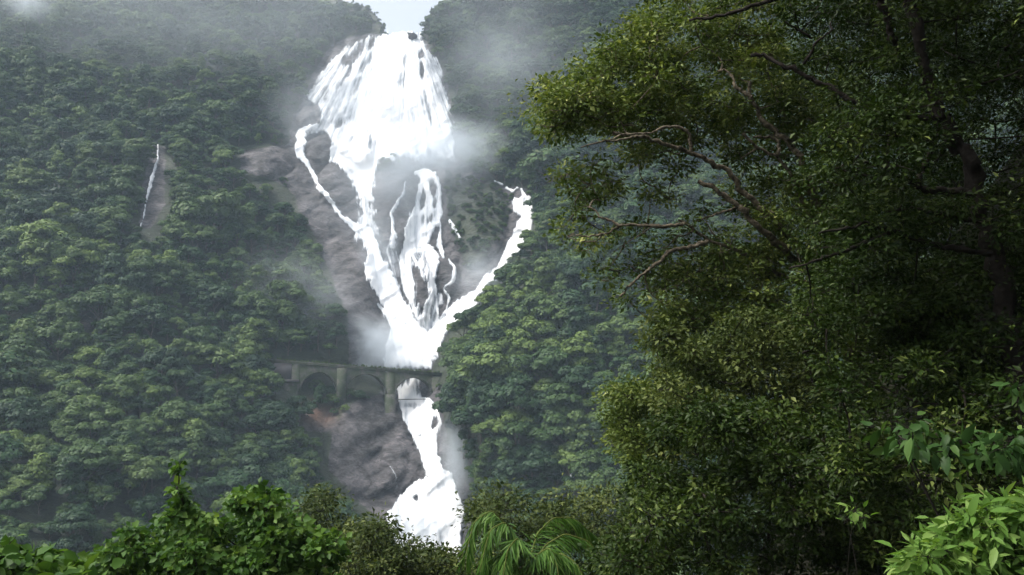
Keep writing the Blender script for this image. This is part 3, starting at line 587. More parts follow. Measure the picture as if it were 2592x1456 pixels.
for i in np.where(chosen)[0]:
    v_ = vid[i]; kd = KIND[v_]; o = empty(kname[kd], tuple(allp[i])); o.rotation_euler = (0, 0, rotz[i]); o.scale = (alls[i],) * 3
    px_, py_ = ppx[i], ppy[i]
    if px_ > 1090: where = 'high on the spur by the right-hand stream' if py_ < 800 else 'on the spur level with the bridge' if py_ < 1040 else 'below the spur beside the lower fall'
    elif math.hypot(px_ - 390, py_ - 450) < 170: where = 'around the slender side waterfall'
    elif px_ > 620 and 860 < py_ < 1040: where = 'around the left end of the bridge'
    elif px_ > 580 and py_ >= 1040: where = 'beside the grey slab under the bridge'
    elif py_ < 700: where = 'high on the slope left of the falls'
    elif py_ < 930: where = 'midway up the slope left of the falls'
    else: where = 'low on the slope behind the mound'
    tint = ('dark green', 'dark green', 'mid green', 'mid green', 'mid green', 'yellow-green')[int(rng.randint(6))]; sz_ = 'large ' if alls[i] > 1.2 else 'small ' if alls[i] < .75 else ''
    tag(o, '%s%s %s forest tree %s' % (sz_, tint, kd_l[kd].lower(), where), 'tree', 'forest trees covering the slopes')
    link('crown', crowns[v_][tint], o); link('trunk', trunks[v_], o)
for bi, (bx2, by2, bsc, tn_) in enumerate([(864,1016,.62,'yellow-green'),(886,1008,.6,'mid green'),(908,1012,.62,'dark green'),(838,1004,.7,'dark green'),(800,990,.75,'mid green'),(772,970,.7,'dark green'),(874,1044,.46,'yellow-green'),(845,1050,.4,'mid green'),(930,1012,.26,'dark green'),(1112,985,.36,'mid green'),(1125,1010,.4,'dark green')]):
    bp_ = P(float(bx2), float(by2), float(hit(np.array([bx2 * 1.]), np.array([by2 * 1.]))[0])); o = empty('bush', tuple(bp_ - np.array([0, 0, 3.0 * bsc]))); o.scale = (bsc,) * 3; o.rotation_euler = (0, 0, bi * 1.3)
    tag(o, tn_ + ' bush growing at the foot of the ' + ('bridge piers' if bx2 < 1000 else 'right bridge abutment'), 'bush', 'bushes at the foot of the bridge'); link('crown', crowns[3 + bi % 3][tn_], o); link('trunk', trunks[3 + bi % 3], o)
# boulder with scrub on the lip of the falls
lp = P(1044., 96., float(hit(np.array([1044.]), np.array([98.]))[0])); bo = empty('boulder', tuple(lp)); tag(bo, 'dark boulder tufted with scrub on the lip of the falls', 'boulder')
b_ = bmesh.new(); bmesh.ops.create_icosphere(b_, subdivisions=4, radius=1.0); rk_ = bpy.data.meshes.new('rock')
for v_ in b_.verts:
    c_ = v_.co.copy(); d_ = 1 + .28 * float(fbm(np.array(c_.x * 1.7 + 5), np.array(c_.z * 1.7 + c_.y), 4, 81)); v_.co = Vector((c_.x * 2.7 * d_, c_.y * 2.2 * d_ - .9, c_.z * 2.3 * d_ + .4))
b_.to_mesh(rk_); b_.free(); rk_.materials.append(plain('wet_dark_rock', (0.035, 0.032, 0.033), .5)); link('rock', rk_, bo)
for dx_, dz_, sc_2 in ((-1.3, .6, .22), (.8, .9, .2), (-2.4, 1.4, .16)):
    cb_ = link('scrub', crowns[4]['dark green'], bo, (dx_, -1.2, dz_)); cb_.scale = (sc_2,) * 3
lt_ = P(1092., 52., float(hit(np.array([1095.]), np.array([50.]))[0])); o = empty('lone_tree', tuple(lt_)); o.scale = (.5, .5, .95); tag(o, 'lone thin tree standing out on the right rim of the notch', 'tree'); link('trunk', trunks[6], o); cb_ = link('crown', crowns[6]['dark green'], o, (0, 0, 4.6)); cb_.scale = (.45, .45, .4)
rest = ~chosen; pm = bpy.data.meshes.new('forest'); pm.vertices.add(int(rest.sum())); pm.vertices.foreach_set('co', allp[rest].astype(np.float32).ravel())
for an, ty_, av in (('rotz', 'FLOAT', rotz), ('scl', 'FLOAT', alls), ('vid', 'INT', vid)):
    a = pm.attributes.new(an, ty_, 'POINT'); a.data.foreach_set('value', av[rest].astype(np.int32 if ty_ == 'INT' else np.float32))
fo = link('forest', pm); tag(fo, 'dense green forest covering the far mountain slopes around the falls', 'forest', kind='stuff')
ng = bpy.data.node_groups.new('forest_scatter', 'GeometryNodeTree'); ng.interface.new_socket('Geometry', in_out='INPUT', socket_type='NodeSocketGeometry'); ng.interface.new_socket('Geometry', in_out='OUTPUT', socket_type='NodeSocketGeometry')
N = ng.nodes; gi_ = N.new('NodeGroupInput'); go_ = N.new('NodeGroupOutput'); iop = N.new('GeometryNodeInstanceOnPoints'); ci = N.new('GeometryNodeCollectionInfo')
ci.inputs['Collection'].default_value = shape_col; ci.inputs['Separate Children'].default_value = True; ci.inputs['Reset Children'].default_value = True; iop.inputs['Pick Instance'].default_value = True
def na(nm, ty_): n = N.new('GeometryNodeInputNamedAttribute'); n.data_type = ty_; n.inputs['Name'].default_value = nm; return [o for o in n.outputs if o.enabled][0]
cxy = N.new('ShaderNodeCombineXYZ'); ng.links.new(na('rotz', 'FLOAT'), cxy.inputs[2]); ng.links.new(gi_.outputs[0], iop.inputs['Points']); ng.links.new(ci.outputs[0], iop.inputs['Instance'])
ng.links.new(na('vid', 'INT'), iop.inputs['Instance Index']); ng.links.new(cxy.outputs[0], iop.inputs['Rotation']); ng.links.new(na('scl', 'FLOAT'), iop.inputs['Scale']); ng.links.new(iop.outputs[0], go_.inputs[0])
md = fo.modifiers.new('scatter', 'NODES'); md.node_group = ng
print('forest', nA)

# ------------------------------------------------------------------ foreground plants
def leaf_arr(pos, d, n, L, W, full=False, droop=0.25):
    d = d / (np.linalg.norm(d, axis=1)[:, None] + 1e-9); n = n - d * (n * d).sum(1)[:, None]; n /= np.linalg.norm(n, axis=1)[:, None] + 1e-9; b = np.cross(d, n)
    L = L[:, None]; W = W[:, None]
    if not full:
        pts = [pos, pos + d * L * .45 + b * W * .5 + n * W * .16, pos + d * L - n * L * droop * .5, pos + d * L * .45 - b * W * .5 + n * W * .16]; tri = [[0, 1, 2], [0, 2, 3]]
    else:
        c = lambda t: pos + d * L * t - n * L * droop * t * t
        pts = [c(0), c(.28) + b * W * .42 + n * W * .1, c(.3), c(.28) - b * W * .42 + n * W * .1, c(.62) + b * W * .40 + n * W * .1, c(.64), c(.62) - b * W * .40 + n * W * .1, c(1.0)]
        tri = [[0, 1, 2], [0, 2, 3], [1, 4, 5], [1, 5, 2], [3, 2, 5], [3, 5, 6], [4, 7, 5], [5, 7, 6]]
    v = np.stack(pts, 1); k = v.shape[1]; m = len(pos); f = (np.arange(m)[:, None, None] * k + np.array(tri)[None]).reshape(-1, 3)
    return v.reshape(-1, 3), f, k
unit_leaf = {}
def unit(full, ratio, droop, mat, rn):
    key = (full, round(ratio, 2), mat.name, round(rn * 4))
    if key not in unit_leaf:
        v, f, k = leaf_arr(np.zeros((1, 3)), np.array([[0, 1., 0]]), np.array([[0, 0, 1.]]), np.ones(1), np.full(1, ratio), full, droop)
        unit_leaf[key] = mesh_np('leaf', v, f, mat, {'rnd': np.full(len(v), round(rn * 4) / 4)})
    return unit_leaf[key]
def plant(name, label, cat, regions, leafL, ratio, mat, bark, limbs=(), root=None, full=False, droop=0.25, twig_r=0.01, parts=300, group=None, up=0.75, flat=0.6, seed=1, trunk_r=0.05, hang=0.15):
    """regions: (polygon in photo px, near, far, clumps, clump radius m, leaves per clump)"""
    r = np.random.RandomState(seed); C, CR, CN = [], [], []
    for poly, y0, y1, nc, cr, nl in regions:
        if poly and len(poly[0]) == 3:
            lo, hi = np.array(poly); C.append(r.uniform(lo, hi, (nc, 3))); CR.append(np.full(nc, cr) * r.uniform(.7, 1.25, nc)); CN.append(np.full(nc, nl)); continue
        x0, x1 = min(p[0] for p in poly), max(p[0] for p in poly); z0, z1 = min(p[1] for p in poly), max(p[1] for p in poly); got = 0; tries = 0
        while got < nc and tries < 200:
            tries += 1
            x = r.uniform(x0, x1, 400); z = r.uniform(z0, z1, 400); k = inpoly(x, z, poly); x, z = x[k], z[k]
            k = slice(0, nc - got); x, z = x[k], z[k]; got += len(x); Yv = r.uniform(y0, y1, len(x)); C.append(P(x, z, Yv)); CR.append(np.full(len(x), cr) * r.uniform(.7, 1.25, len(x))); CN.append(np.full(len(x), nl))
    C = np.concatenate(C); CR = np.concatenate(CR); CN = np.concatenate(CN).astype(int)
    if root is None: root = np.array([C[:, 0].mean(), C[:, 1].max() - .2, 0])
    root = np.array([root[0], root[1], float(gz(root[0], root[1]))]); o = empty(name, tuple(root)); tag(o, label, cat, group)
    segs = []; wood = []
    if limbs:
        for li, (pts, r0, r1) in enumerate(limbs):
            q = smooth_line(pts, max(10, len(pts) * 5)); q[1:-1] += r.normal(0, r0 * .18, q[1:-1].shape); rad = np.linspace(r0, r1, len(q)) * (.8 if li else 1) * (1 + .12 * r.normal(size=len(q)))
            v, f = tube(q, rad, 8); link('trunk' if li == 0 else 'limb', mesh_np('limb', v - root, f, bark, smooth=True), o); segs.append(q)
    else:
        top = C[C[:, 1] >= np.median(C[:, 1])]; top = top[np.argsort(-top[:, 2])[:max(3, len(top) // 2)]]
        for li in range(min(5, max(2, len(C) // 8))):
            t = top[r.randint(len(top))]; q = smooth_line([root + [r.normal(0, .15), r.normal(0, .15), -.3], root * .6 + t * .4 + r.normal(0, .12, 3), root * .25 + t * .75 + r.normal(0, .1, 3), t], 14)
            v, f = tube(q, np.linspace(trunk_r, trunk_r * .25, 14), 7); link('stem', mesh_np('stem', v - root, f, bark, smooth=True), o); segs.append(q)
    nodes = np.concatenate(segs)
    tw = []
    dist0 = np.sqrt(((C[:, None] - nodes[None, ::2]) ** 2).sum(-1)).min(1); grown = nodes
    for ci_ in np.argsort(dist0):
        c, cr = C[ci_], CR[ci_]
        dd = np.linalg.norm((grown - c) * [1, 1, 1.2], axis=1); a = grown[np.argmin(dd)]; mid = (a + c) / 2 + r.normal(0, .12, 3) * min(1, dd.min()) + [0, 0, -.04]
        grown = np.concatenate([grown, [mid, c]])
        tw.append(tube(smooth_line([a, mid, c], 6), np.linspace(twig_r * 1.6, twig_r * .6, 6), 5))
        for _ in range(5):
            dv = r.normal(size=3); dv[2] = dv[2] * .4 + .1; dv *= cr * .85 / np.linalg.norm(dv); tw.append(tube([c, c + dv * .55 + r.normal(0, .04, 3) * cr, c + dv], [twig_r * .55, twig_r * .4, twig_r * .2], 4))
    v, f = merge(tw); t_ = link('twigs', mesh_np('twigs', v - root, f, bark, smooth=True), o); t_['kind'] = 'stuff'
    ids = np.repeat(np.arange(len(C)), CN); m = len(ids); dv = r.normal(size=(m, 3)); dv /= np.linalg.norm(dv, axis=1)[:, None]
    rad = (r.rand(m) ** .5) * CR[ids] * (1 + (r.rand(m) < .16) * r.rand(m) * .9); off = dv * rad[:, None]; off[:, 2] *= flat; off[:, 2] += .12 * CR[ids]; pos = C[ids] + off
    d = dv * [1, 1, .5] + r.normal(0, .5, (m, 3)) + [0, 0, -hang]; n = r.normal(0, .55, (m, 3)) + [0, 0, up] + dv * .35 + [0, -.12, 0]
    L = leafL * np.clip(r.lognormal(0, .25, m), .5, 1.7); cl = r.rand(len(C)); rn = np.clip(.5 * cl[ids] + .5 * r.rand(m) + r.normal(0, .05, m), 0, 1)
    d /= np.linalg.norm(d, axis=1)[:, None]
    take = np.zeros(m, bool)
    if parts:
        px, py, dep = proj(pos); inside = (px > 0) & (px < 2592) & (py > 0) & (py < 1456); bi = (px // 9).astype(int) * 1000 + (py // 9).astype(int); sz = L / dep * F
        o_ = np.argsort(dep + np.where(inside, 0, 1e6)); _, first = np.unique(bi[o_], return_index=True); cand = o_[first]; cand = cand[inside[cand] & (sz[cand] > 9.5)]
        cand = cand[np.argsort(-sz[cand])][:parts]; take[cand] = True
        for i in cand:
            y = d[i]; z = n[i] - y * (n[i] @ y); z /= np.linalg.norm(z); x = np.cross(y, z); lo = bpy.data.objects.new('leaf', unit(full, ratio, droop, mat, rn[i])); col.objects.link(lo); lo.parent = o
            mt = np.eye(4); mt[:3, 0] = x * L[i]; mt[:3, 1] = y * L[i]; mt[:3, 2] = z * L[i]; mt[:3, 3] = pos[i] - root; lo.matrix_local = Matrix(mt.tolist())
    kp = ~take; v, f, k = leaf_arr(pos[kp], d[kp], n[kp], L[kp], L[kp] * ratio * r.uniform(.8, 1.15, kp.sum()), full, droop)
    fo_ = link('foliage', mesh_np('foliage', v - root, f, mat, {'rnd': np.repeat(rn[kp], k)}), o); fo_['kind'] = 'stuff'
    return o

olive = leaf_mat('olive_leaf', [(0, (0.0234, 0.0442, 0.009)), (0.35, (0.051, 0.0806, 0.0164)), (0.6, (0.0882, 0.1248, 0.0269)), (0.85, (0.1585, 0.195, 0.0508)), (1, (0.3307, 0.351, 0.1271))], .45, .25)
darkl = leaf_mat('dark_leaf', [(0, (0.0078, 0.0177, 0.0034)), (0.5, (0.0199, 0.0376, 0.0066)), (0.85, (0.0498, 0.0753, 0.0155)), (1, (0.155, 0.1937, 0.0554))], .4, .2)  # leaf tone darkened to put the thicket's shade into the colour
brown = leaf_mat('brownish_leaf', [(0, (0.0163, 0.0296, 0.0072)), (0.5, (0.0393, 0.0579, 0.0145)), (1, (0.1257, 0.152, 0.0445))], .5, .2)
green = leaf_mat('green_leaf', [(0, (0.02, 0.05, 0.014)), (.5, (0.04, 0.088, 0.022)), (.85, (0.075, 0.135, 0.035)), (1, (0.13, 0.2, 0.055))], .42, .25)
vine = leaf_mat('vine_leaf', [(0, (0.0175, 0.05, 0.01)), (0.5, (0.045, 0.0975, 0.0187)), (0.85, (0.1, 0.175, 0.035)), (1, (0.2125, 0.3125, 0.075))], .42, .3)
bright = leaf_mat('bright_leaf', [(0, (0.035, 0.08, 0.014)), (.5, (0.095, 0.185, 0.036)), (1, (0.24, 0.34, 0.1))], .4, .4)
pale_bark = bark_mat('pale_bark', (0.025, 0.022, 0.016), (0.2, 0.17, 0.12), 14.0); dark_bark = bark_mat('dark_bark', (0.012, 0.01, 0.008), (0.03, 0.026, 0.022), 8.0)

def L3(line, Ya, Yb=None):
    if Ya > 14.3: Ya, Yb = Ya - .75, (Yb or Ya) - .5
    line = np.array(line, float); Yb = Ya if Yb is None else Yb; return P(line[:, 0], line[:, 1], np.linspace(Ya, Yb, len(line)))
def dn(L): return [(x * 1.006, y * 1.006) for x, y in L]
base1 = (7.6, 17.2)
hub = P(np.array([2170.]), np.array([760.]), np.array([16.8]))[0]
def from_hub(line, Ya, Yb): q = L3(line, Ya, Yb); return np.concatenate([[hub], [(hub * .45 + q[0] * .55) + [0, .1, -.12]], q])
limbs1 = [(np.array([[7.6, 17.2, float(gz(7.6, 17.2)) - .4], [7.4, 17.1, -4], [7.0, 17.0, -1.6], hub]), .34, .2),
 (from_hub(c7([(1620,770),(1560,700),(1500,650),(1440,590),(1390,540),(1350,470),(1330,420),(1335,350)]), 16.0, 15.4), .12, .045),
 (L3(c7([(1340,440),(1250,380),(1235,310),(1200,285),(1150,290)]), 15.4, 15.3), .05, .02),
 (from_hub(c7([(1545,835),(1490,770),(1410,740),(1340,690),(1290,640)]), 16, 15.5), .08, .03),
 (L3(c7([(1490,770),(1500,690),(1460,660),(1350,660)]), 15.9, 15.6), .05, .02),
 (from_hub(c7([(1460,1110),(1380,1050),(1300,980),(1240,880),(1150,820),(1050,780),(970,730),(900,730),(830,690),(760,665),(670,650),(560,640)]), 16, 14.6), .11, .035),
 (L3(c7([(1000,745),(990,630),(930,605),(850,600),(780,640),(690,640),(600,650),(520,690)]), 15.2, 14.5), .04, .015),
 (L3(c7([(700,655),(580,680),(480,690),(380,720)]), 14.8, 14.4), .03, .012),
 (from_hub(c7([(1410,1190),(1350,1170),(1310,1100),(1290,1050),(1220,1020),(1140,960),(1040,910)]), 15.6, 15), .12, .05),
 (from_hub(c7([(1220,1280),(1090,1250),(1060,1210),(1000,1165),(930,1130)]), 15.8, 15.2), .075, .03),
 (L3(c7([(1090,1250),(1010,1280),(880,1300),(840,1350),(780,1390),(740,1430),(680,1470),(600,1560)]), 15.4, 14.8), .055, .02),
 (L3(c7([(960,1150),(850,1165),(700,1155),(600,1160),(540,1200),(440,1225),(350,1215)]), 15.2, 14.6), .045, .015),
 (L3(c7([(600,1160),(530,1125),(490,1120),(460,1070),(400,1050)]), 14.9, 14.7), .03, .012),
 (L3(c7([(1290,1050),(1220,1070),(1100,1110),(1020,1140)]), 15.6, 15.2), .035, .015)]
T1a = dn([(1660,-60),(1600,60),(1520,110),(1500,160),(1400,200),(1350,250),(1345,310),(1380,350),(1480,360),(1600,400),(1750,450),(1850,540),(1980,640),(2100,700),(2180,600),(2100,300),(2000,120),(2000,-60)])
T1b = dn([(1400,420),(1380,480),(1385,560),(1470,630),(1490,720),(1560,740),(1660,740),(1800,700),(1900,620),(1750,490),(1600,430),(1480,400)])
T1c = dn([(1560,720),(1640,860),(1660,940),(1780,960),(2000,900),(2150,800),(2000,650),(1850,620),(1650,690)])
plant('spreading_tree', 'large olive-leaved tree with pale twisting limbs reaching toward the falls', 'tree',
  [(T1a, 14.9, 17, 120, .38, 230), (T1a, 16.5, 19, 110, .5, 220), (dn([(1360,230),(1350,330),(1480,350),(1640,300),(1700,180),(1620,90),(1500,150)]), 14.2, 15.6, 36, .45, 170), (T1b, 14.8, 16.4, 46, .36, 105), (T1c, 14.7, 18, 120, .36, 210)],
  .088, .5, olive, pale_bark, limbs1, base1, twig_r=.011, seed=11)
# the dark tree close on the right
t2 = cA([(1430,860),(1470,950),(1540,1080),(1610,1200),(1640,1300),(1640,1447)]) + cB([(1680,120),(1730,300),(1800,520),(1870,800),(1900,1100)])
q = L3(t2[::-1], 10.6, 10.2); b2 = (q[0][0] + .2, q[0][1]); q = np.concatenate([[[b2[0], b2[1], float(gz(*b2)) - .4]], q])
G_ = cA([(900,820),(700,720),(620,650),(540,620),(430,580),(320,510),(220,480),(130,410),(0,410)])
limbs2 = [(q, .19, .09), (L3([(2375, 300), (2330, 120), (2290, -60), (2240, -220)], 10.2, 9.8), .1, .07),
 (L3(cA([(900,-250),(960,0),(1000,100),(1030,270),(1075,330),(1080,390)]), 9.6, 9.9), .075, .035),
 (L3(cA([(1640,1420),(1400,1400),(1210,1380)]) + cA([(1230,1320),(1280,1200),(1340,1050),(1390,920),(1300,880)]), 10.2, 9.9), .065, .025),
 (L3(cA([(1210,1380),(1160,1300),(1050,1290),(1000,1220),(1010,1080),(1020,940)]), 10.1, 9.9), .04, .015), (L3(cA([(1000,1230),(850,1190),(690,1190)]), 10, 9.8), .03, .012),
 (L3(cA([(1440,870)]) + G_, 10.2, 10.6), .06, .03), (L3(cA([(390,470),(450,370),(480,310),(600,220)]), 10.4, 10.2), .03, .012), (L3(cA([(450,280),(330,210),(250,160)]), 10.4, 10.3), .02, .01),
 (L3(cB([(1720,240),(1500,210),(1330,160),(1170,140),(1000,160)]), 10.2, 9.8), .04, .015), (L3(cB([(1760,470),(1430,420),(1250,380),(1150,340),(1020,300),(870,240),(700,280),(500,320)]), 10.2, 9.7), .05, .015), (L3(cB([(1020,310),(950,350),(750,430),(500,520),(280,580)]), 10, 9.7), .04, .012),
 (L3(cA([(560,-120),(330,-60),(-60,70),(-300,130),(-450,150)]), 10.5, 10.8), .05, .02)]
T2a = dn([(1960,-80),(2020,120),(2080,260),(2120,330),(2060,430),(2020,560),(2100,720),(2600,720),(2700,300),(2700,-80)])
T2b = dn([(2000,680),(1960,800),(2050,960),(2600,960),(2650,680)])
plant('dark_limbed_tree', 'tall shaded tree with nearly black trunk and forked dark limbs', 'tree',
  [(T2a, 9.7, 11.6, 105, .32, 230), (T2a, 11.6, 15.5, 190, .5, 250), (T2a, 15.5, 18.5, 190, .75, 260), (T2b, 10, 13.5, 110, .34, 230), (dn([(2200,740),(2420,740),(2420,900),(2200,900)]), 11, 12.5, 40, .34, 230), (dn([(2080,230),(2400,230),(2350,430),(2050,470)]), 9.0, 9.8, 16, .33, 190), (dn([(1500,-900),(3300,-900),(3300,-60),(1750,-60)]), 8, 15, 150, .8, 130), (dn([(2620,-60),(3300,-60),(3300,1300),(2640,1300)]), 7, 13, 90, .7, 130)],  # the out-of-frame clumps at the end are canopy added for shade
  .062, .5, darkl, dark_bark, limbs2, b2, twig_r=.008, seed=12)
plant('shade_tree', 'unseen leafy tree added above the viewpoint to shade the thicket', 'tree', [([(0.5, -4, 4.6), (16, 6, 8)], 0, 0, 240, 1.1, 150), ([(2.5, 6, 7.4), (18, 14, 11)], 0, 0, 260, 1.2, 150)],  # out-of-view crown added to keep daylight off the thicket
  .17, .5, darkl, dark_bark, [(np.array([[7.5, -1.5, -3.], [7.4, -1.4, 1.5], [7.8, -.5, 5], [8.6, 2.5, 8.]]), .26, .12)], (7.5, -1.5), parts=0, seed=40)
def shrub(*a, **k): return plant(*a, **k)
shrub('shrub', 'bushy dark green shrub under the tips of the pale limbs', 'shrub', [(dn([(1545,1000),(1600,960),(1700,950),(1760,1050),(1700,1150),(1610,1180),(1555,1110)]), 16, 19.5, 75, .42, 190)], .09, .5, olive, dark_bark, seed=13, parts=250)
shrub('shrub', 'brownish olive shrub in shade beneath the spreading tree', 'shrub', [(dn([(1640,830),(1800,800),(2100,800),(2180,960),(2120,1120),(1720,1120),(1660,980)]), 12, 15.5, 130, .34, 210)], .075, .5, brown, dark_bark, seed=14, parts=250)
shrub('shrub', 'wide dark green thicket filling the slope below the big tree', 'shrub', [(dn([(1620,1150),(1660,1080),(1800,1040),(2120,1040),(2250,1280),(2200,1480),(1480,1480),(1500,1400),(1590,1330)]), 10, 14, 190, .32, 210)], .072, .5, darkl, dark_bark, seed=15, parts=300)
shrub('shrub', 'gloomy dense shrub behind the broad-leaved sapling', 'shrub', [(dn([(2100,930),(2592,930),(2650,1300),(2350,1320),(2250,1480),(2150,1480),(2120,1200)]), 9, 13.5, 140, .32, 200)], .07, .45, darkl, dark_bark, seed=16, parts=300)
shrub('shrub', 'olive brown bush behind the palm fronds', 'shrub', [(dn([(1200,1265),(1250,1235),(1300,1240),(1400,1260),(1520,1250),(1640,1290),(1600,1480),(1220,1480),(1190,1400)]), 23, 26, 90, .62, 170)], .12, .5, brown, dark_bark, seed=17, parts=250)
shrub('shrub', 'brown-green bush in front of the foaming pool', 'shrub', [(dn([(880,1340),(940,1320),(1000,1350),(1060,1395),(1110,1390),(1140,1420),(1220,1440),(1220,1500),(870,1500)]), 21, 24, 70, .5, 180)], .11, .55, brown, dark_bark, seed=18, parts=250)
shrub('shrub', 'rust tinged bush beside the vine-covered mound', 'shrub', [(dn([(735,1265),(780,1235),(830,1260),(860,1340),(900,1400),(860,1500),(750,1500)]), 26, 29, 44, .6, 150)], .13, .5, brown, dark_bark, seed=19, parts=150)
V1 = dn([(225,1490),(245,1425),(335,1370),(420,1325),(450,1295),(560,1300),(610,1260),(660,1255),(710,1300),(750,1370),(845,1390),(870,1490)])
shrub('vine_bush', 'leafy green vine-covered mound with an upright shoot', 'shrub', [(V1, 12, 14.8, 120, .25, 115), (dn([(425,1310),(438,1250),(470,1250),(485,1310)]), 12.3, 12.9, 9, .12, 30), (dn([(438,1250),(444,1200),(458,1200),(466,1250)]), 12.4, 12.7, 5, .08, 16), (dn([(446,1205),(448,1160),(455,1160),(460,1205)]), 12.4, 12.6, 4, .045, 9), (dn([(585,1275),(620,1235),(668,1230),(700,1275)]), 12.2, 12.9, 14, .13, 36), (dn([(640,1235),(650,1205),(660,1235)]), 12.3, 12.6, 3, .05, 9), (dn([(735,1340),(780,1330),(850,1350),(840,1400)]), 12, 13, 10, .16, 40), (dn([(230,1400),(330,1330),(360,1360),(250,1440)]), 12, 13, 12, .17, 40)], .1, .8, vine, dark_bark, seed=20, parts=300, up=.55, hang=.35)
shrub('shrub', 'broad-leaved sapling in the far left corner', 'shrub', [(dn([(0,1370),(30,1345),(100,1360),(120,1420),(60,1480),(-60,1480),(-60,1400)]), 8.5, 9.5, 18, .2, 34), (dn([(-40,1450),(200,1440),(240,1490),(-40,1490)]), 8.5, 9.5, 26, .2, 50)], .13, .75, vine, dark_bark, seed=21, parts=300, full=True)
shrub('sapling', 'broad-leaved sapling branch lit against deep shade', 'shrub', [(dn([(2205,1080),(2260,1060),(2330,1100),(2400,1100),(2480,1090),(2592,1090),(2640,1150),(2560,1170),(2420,1140),(2330,1150),(2260,1130)]), 6.2, 6.8, 24, .14, 13), (dn([(2530,960),(2600,930),(2620,1000),(2560,1000)]), 6.4, 6.8, 3, .12, 9)], .11, .5, green, dark_bark, seed=22, parts=300, full=True, hang=.7, up=.5, twig_r=.005, trunk_r=.02, root=(4.6, 6.9))
shrub('bright_shrub', 'bright yellow-green leafy bush in the near right corner', 'shrub', [(dn([(2290,1480),(2310,1420),(2380,1340),(2450,1300),(2520,1280),(2640,1260),(2680,1480)]), 4.6, 5.6, 130, .13, 40), (dn([(2350,1500),(2680,1500),(2680,1700),(2300,1700)]), 4.6, 5.5, 40, .16, 40)], .085, .36, bright, dark_bark, seed=23, parts=300, full=True, twig_r=.004, trunk_r=.012, hang=.25)
for k, (x0, y0, w, lab) in enumerate([(2130, 1290, 80, 'young yellow-green twig in front of the gloomy thicket'), (2420, 1190, 40, 'thin hanging vine with pale leaves under the sapling')]):
    shrub('twig_plant', lab, 'plant', [([(x0, y0), (x0 + w, y0 - 8), (x0 + w + 12, y0 + 30), (x0 + 10, y0 + (130 if k else 34))], 6.4, 6.8, 5, .09, 5)], .075, .55, bright, dark_bark, seed=30 + k, full=True, twig_r=.003, trunk_r=.006, parts=60)
# palm with drooping fronds
M_palm = leaf_mat('palm_leaflet', [(0, (0.03, 0.075, 0.014)), (.6, (0.06, 0.13, 0.022)), (1, (0.12, 0.2, 0.05))], .4, .35); M_rach = plain('palm_rib', (0.1, 0.12, 0.03))
pb = P(np.array([1325.]), np.array([1470.]), np.array([13.5]))[0]; proot = np.array([pb[0], pb[1], float(gz(pb[0], pb[1]))])
palm = empty('palm', tuple(proot)); tag(palm, 'wild palm with drooping feathery green fronds below the foaming pool', 'palm')
v, f = tube(smooth_line([proot + [0, 0, -.4], proot * .5 + pb * .5 + [.1, 0, 0], pb], 12), np.linspace(.13, .09, 12), 9); link('stem', mesh_np('stem', v - proot, f, dark_bark, smooth=True), palm)
fr = [([(1325,1470),(1290,1340),(1245,1290),(1200,1320),(1180,1400)], 13.3, 12.8), ([(1325,1470),(1310,1370),(1280,1320),(1240,1340),(1215,1440)], 13.2, 12.5), ([(1325,1470),(1330,1400),(1310,1360),(1285,1390),(1270,1480)], 13, 12.2),
      ([(1325,1470),(1380,1380),(1430,1350),(1490,1370),(1540,1430)], 13.4, 13.6), ([(1325,1470),(1370,1420),(1420,1400),(1460,1425),(1490,1490)], 13.1, 12.6), ([(1325,1470),(1350,1410),(1390,1385),(1410,1430),(1420,1500)], 12.9, 12.2), ([(1325,1470),(1360,1350),(1400,1310),(1450,1310),(1500,1350)], 13.8, 14.4), ([(1325,1470),(1300,1420),(1260,1400),(1225,1440),(1205,1500)], 13.0, 12.5)]
for pts, ya, yb in fr:
    q = smooth_line(L3(pts, ya, yb), 40); v, f = tube(q, np.linspace(.016, .004, 40), 5); fo_ = link('frond', mesh_np('frond', v - proot, f, M_rach, smooth=True), palm)
    t = np.gradient(q, axis=0); t /= np.linalg.norm(t, axis=1)[:, None]; pos, d, n = [], [], []
    for i in range(5, 40):
        for sd in (-1, 1):
            for _ in range(3):
                b = np.cross(t[i], [0, 0, 1.]); b /= np.linalg.norm(b) + 1e-9; pos.append(q[i] + t[i] * rng.uniform(-.03, .03)); d.append(t[i] * .75 + b * sd * .55 + np.array([0, 0, -.55]) + rng.normal(0, .14, 3)); n.append(np.array([0, -.2, 1]) + rng.normal(0, .3, 3))
    m = len(pos); v, f, k = leaf_arr(np.array(pos), np.array(d), np.array(n), rng.uniform(.28, .42, m), rng.uniform(.02, .032, m), True, .35)
    lf = link('leaflets', mesh_np('leaflets', v - proot, f, M_palm, {'rnd': np.repeat(rng.rand(m), k)}), fo_); lf['kind'] = 'stuff'

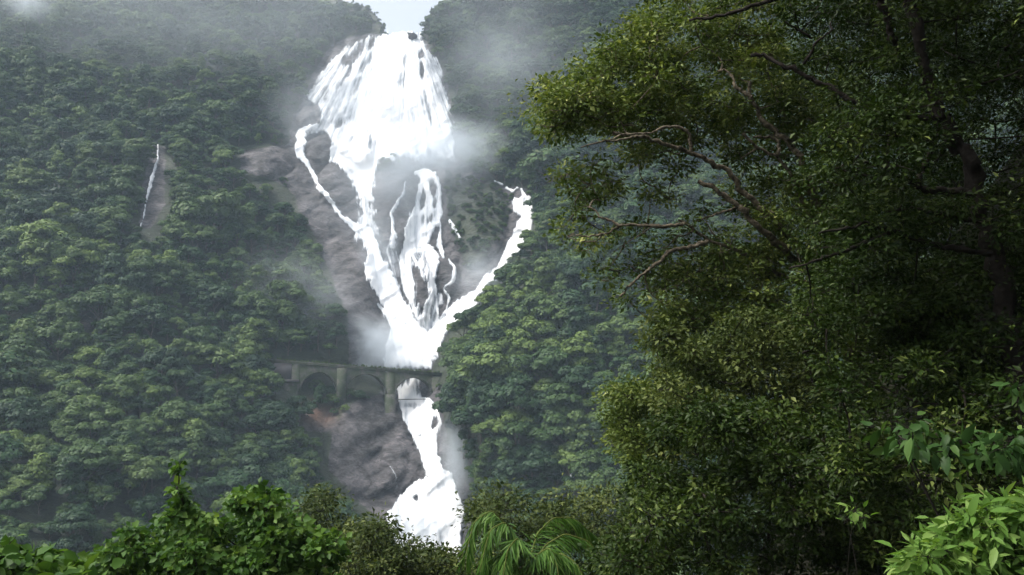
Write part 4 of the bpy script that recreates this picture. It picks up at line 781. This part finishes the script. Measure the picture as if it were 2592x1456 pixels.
# ------------------------------------------------------------------ haze and spray
v, f = boxv(-960, 960, -960, 960, -130, 345)
k = NT('haze_air'); vo = k.n('ShaderNodeVolumePrincipled'); vo.inputs['Density'].default_value = 0.00019; vo.inputs['Color'].default_value = (0.66, 0.84, 1.0, 1); vo.inputs['Anisotropy'].default_value = 0.0
k.l(vo.outputs[0], k.out.inputs['Volume'])
tag(link('haze', mesh_np('haze', v, f, k.m)), 'thin pale haze filling the valley air', kind='stuff')
bmm = bmesh.new(); bmesh.ops.create_icosphere(bmm, subdivisions=3, radius=1.0); 
def mist(px, py, Y, rx, ry, rdepth, dens, seed, label, nscale=1.6, soft=.5):
    me_ = bpy.data.meshes.new('mist'); bmm.to_mesh(me_); me_.materials.append(mist_mat('spray_%d' % seed, dens, seed, nscale, soft)); s = Y / F
    o = link('mist', me_, loc=tuple(P(float(px), float(py), float(Y)))); o.scale = (rx * s, rdepth, ry * s); tag(o, label, kind='stuff'); return o
mist(1130, 380, 434, 230, 120, 14, .36, 1, 'white spray drifting off the foot of the upper curtain', 2.2)
mist(990, 470, 424, 330, 430, 13, .075, 14, 'thin veil of drifting spray filling the gully', .9)
mist(770, 290, 446, 150, 160, 16, .06, 2, 'grey drifting spray left of the upper curtain')
mist(950, 885, 381, 170, 115, 8, .8, 3, 'thick spray boiling up behind the bridge')
mist(740, 760, 376, 240, 190, 16, .08, 4, 'pale mist hanging over the left slope above the bridge')
mist(1155, 1150, 333, 66, 160, 9, .5, 5, 'white spray plume beside the lower fall')
mist(1225, 700, 390, 130, 130, 10, .16, 6, 'spray drifting along the right-hand stream')
mist(500, -60, 468, 1150, 620, 50, .02, 7, 'low cloud veiling the mountain top on the left', 1.4)
mist(70, 0, 455, 95, 75, 16, .15, 8, 'small bright cloud puff at the top left')
mist(1280, 150, 455, 330, 330, 30, .035, 9, 'thin mist over the slope right of the upper curtain')
mist(990, 440, 428, 150, 110, 9, .16, 10, 'fine spray between the dark rocks of the cascade')
mist(960, 640, 408, 90, 170, 7, .2, 11, 'soft spray hanging along the wide white slide')
mist(1060, 1330, 333, 120, 90, 7, .25, 12, 'spray above the fan of foam at the foot of the falls')
mist(930, 250, 456, 190, 200, 8, .1, 13, 'fine spray in front of the upper curtain')
bmm.free()
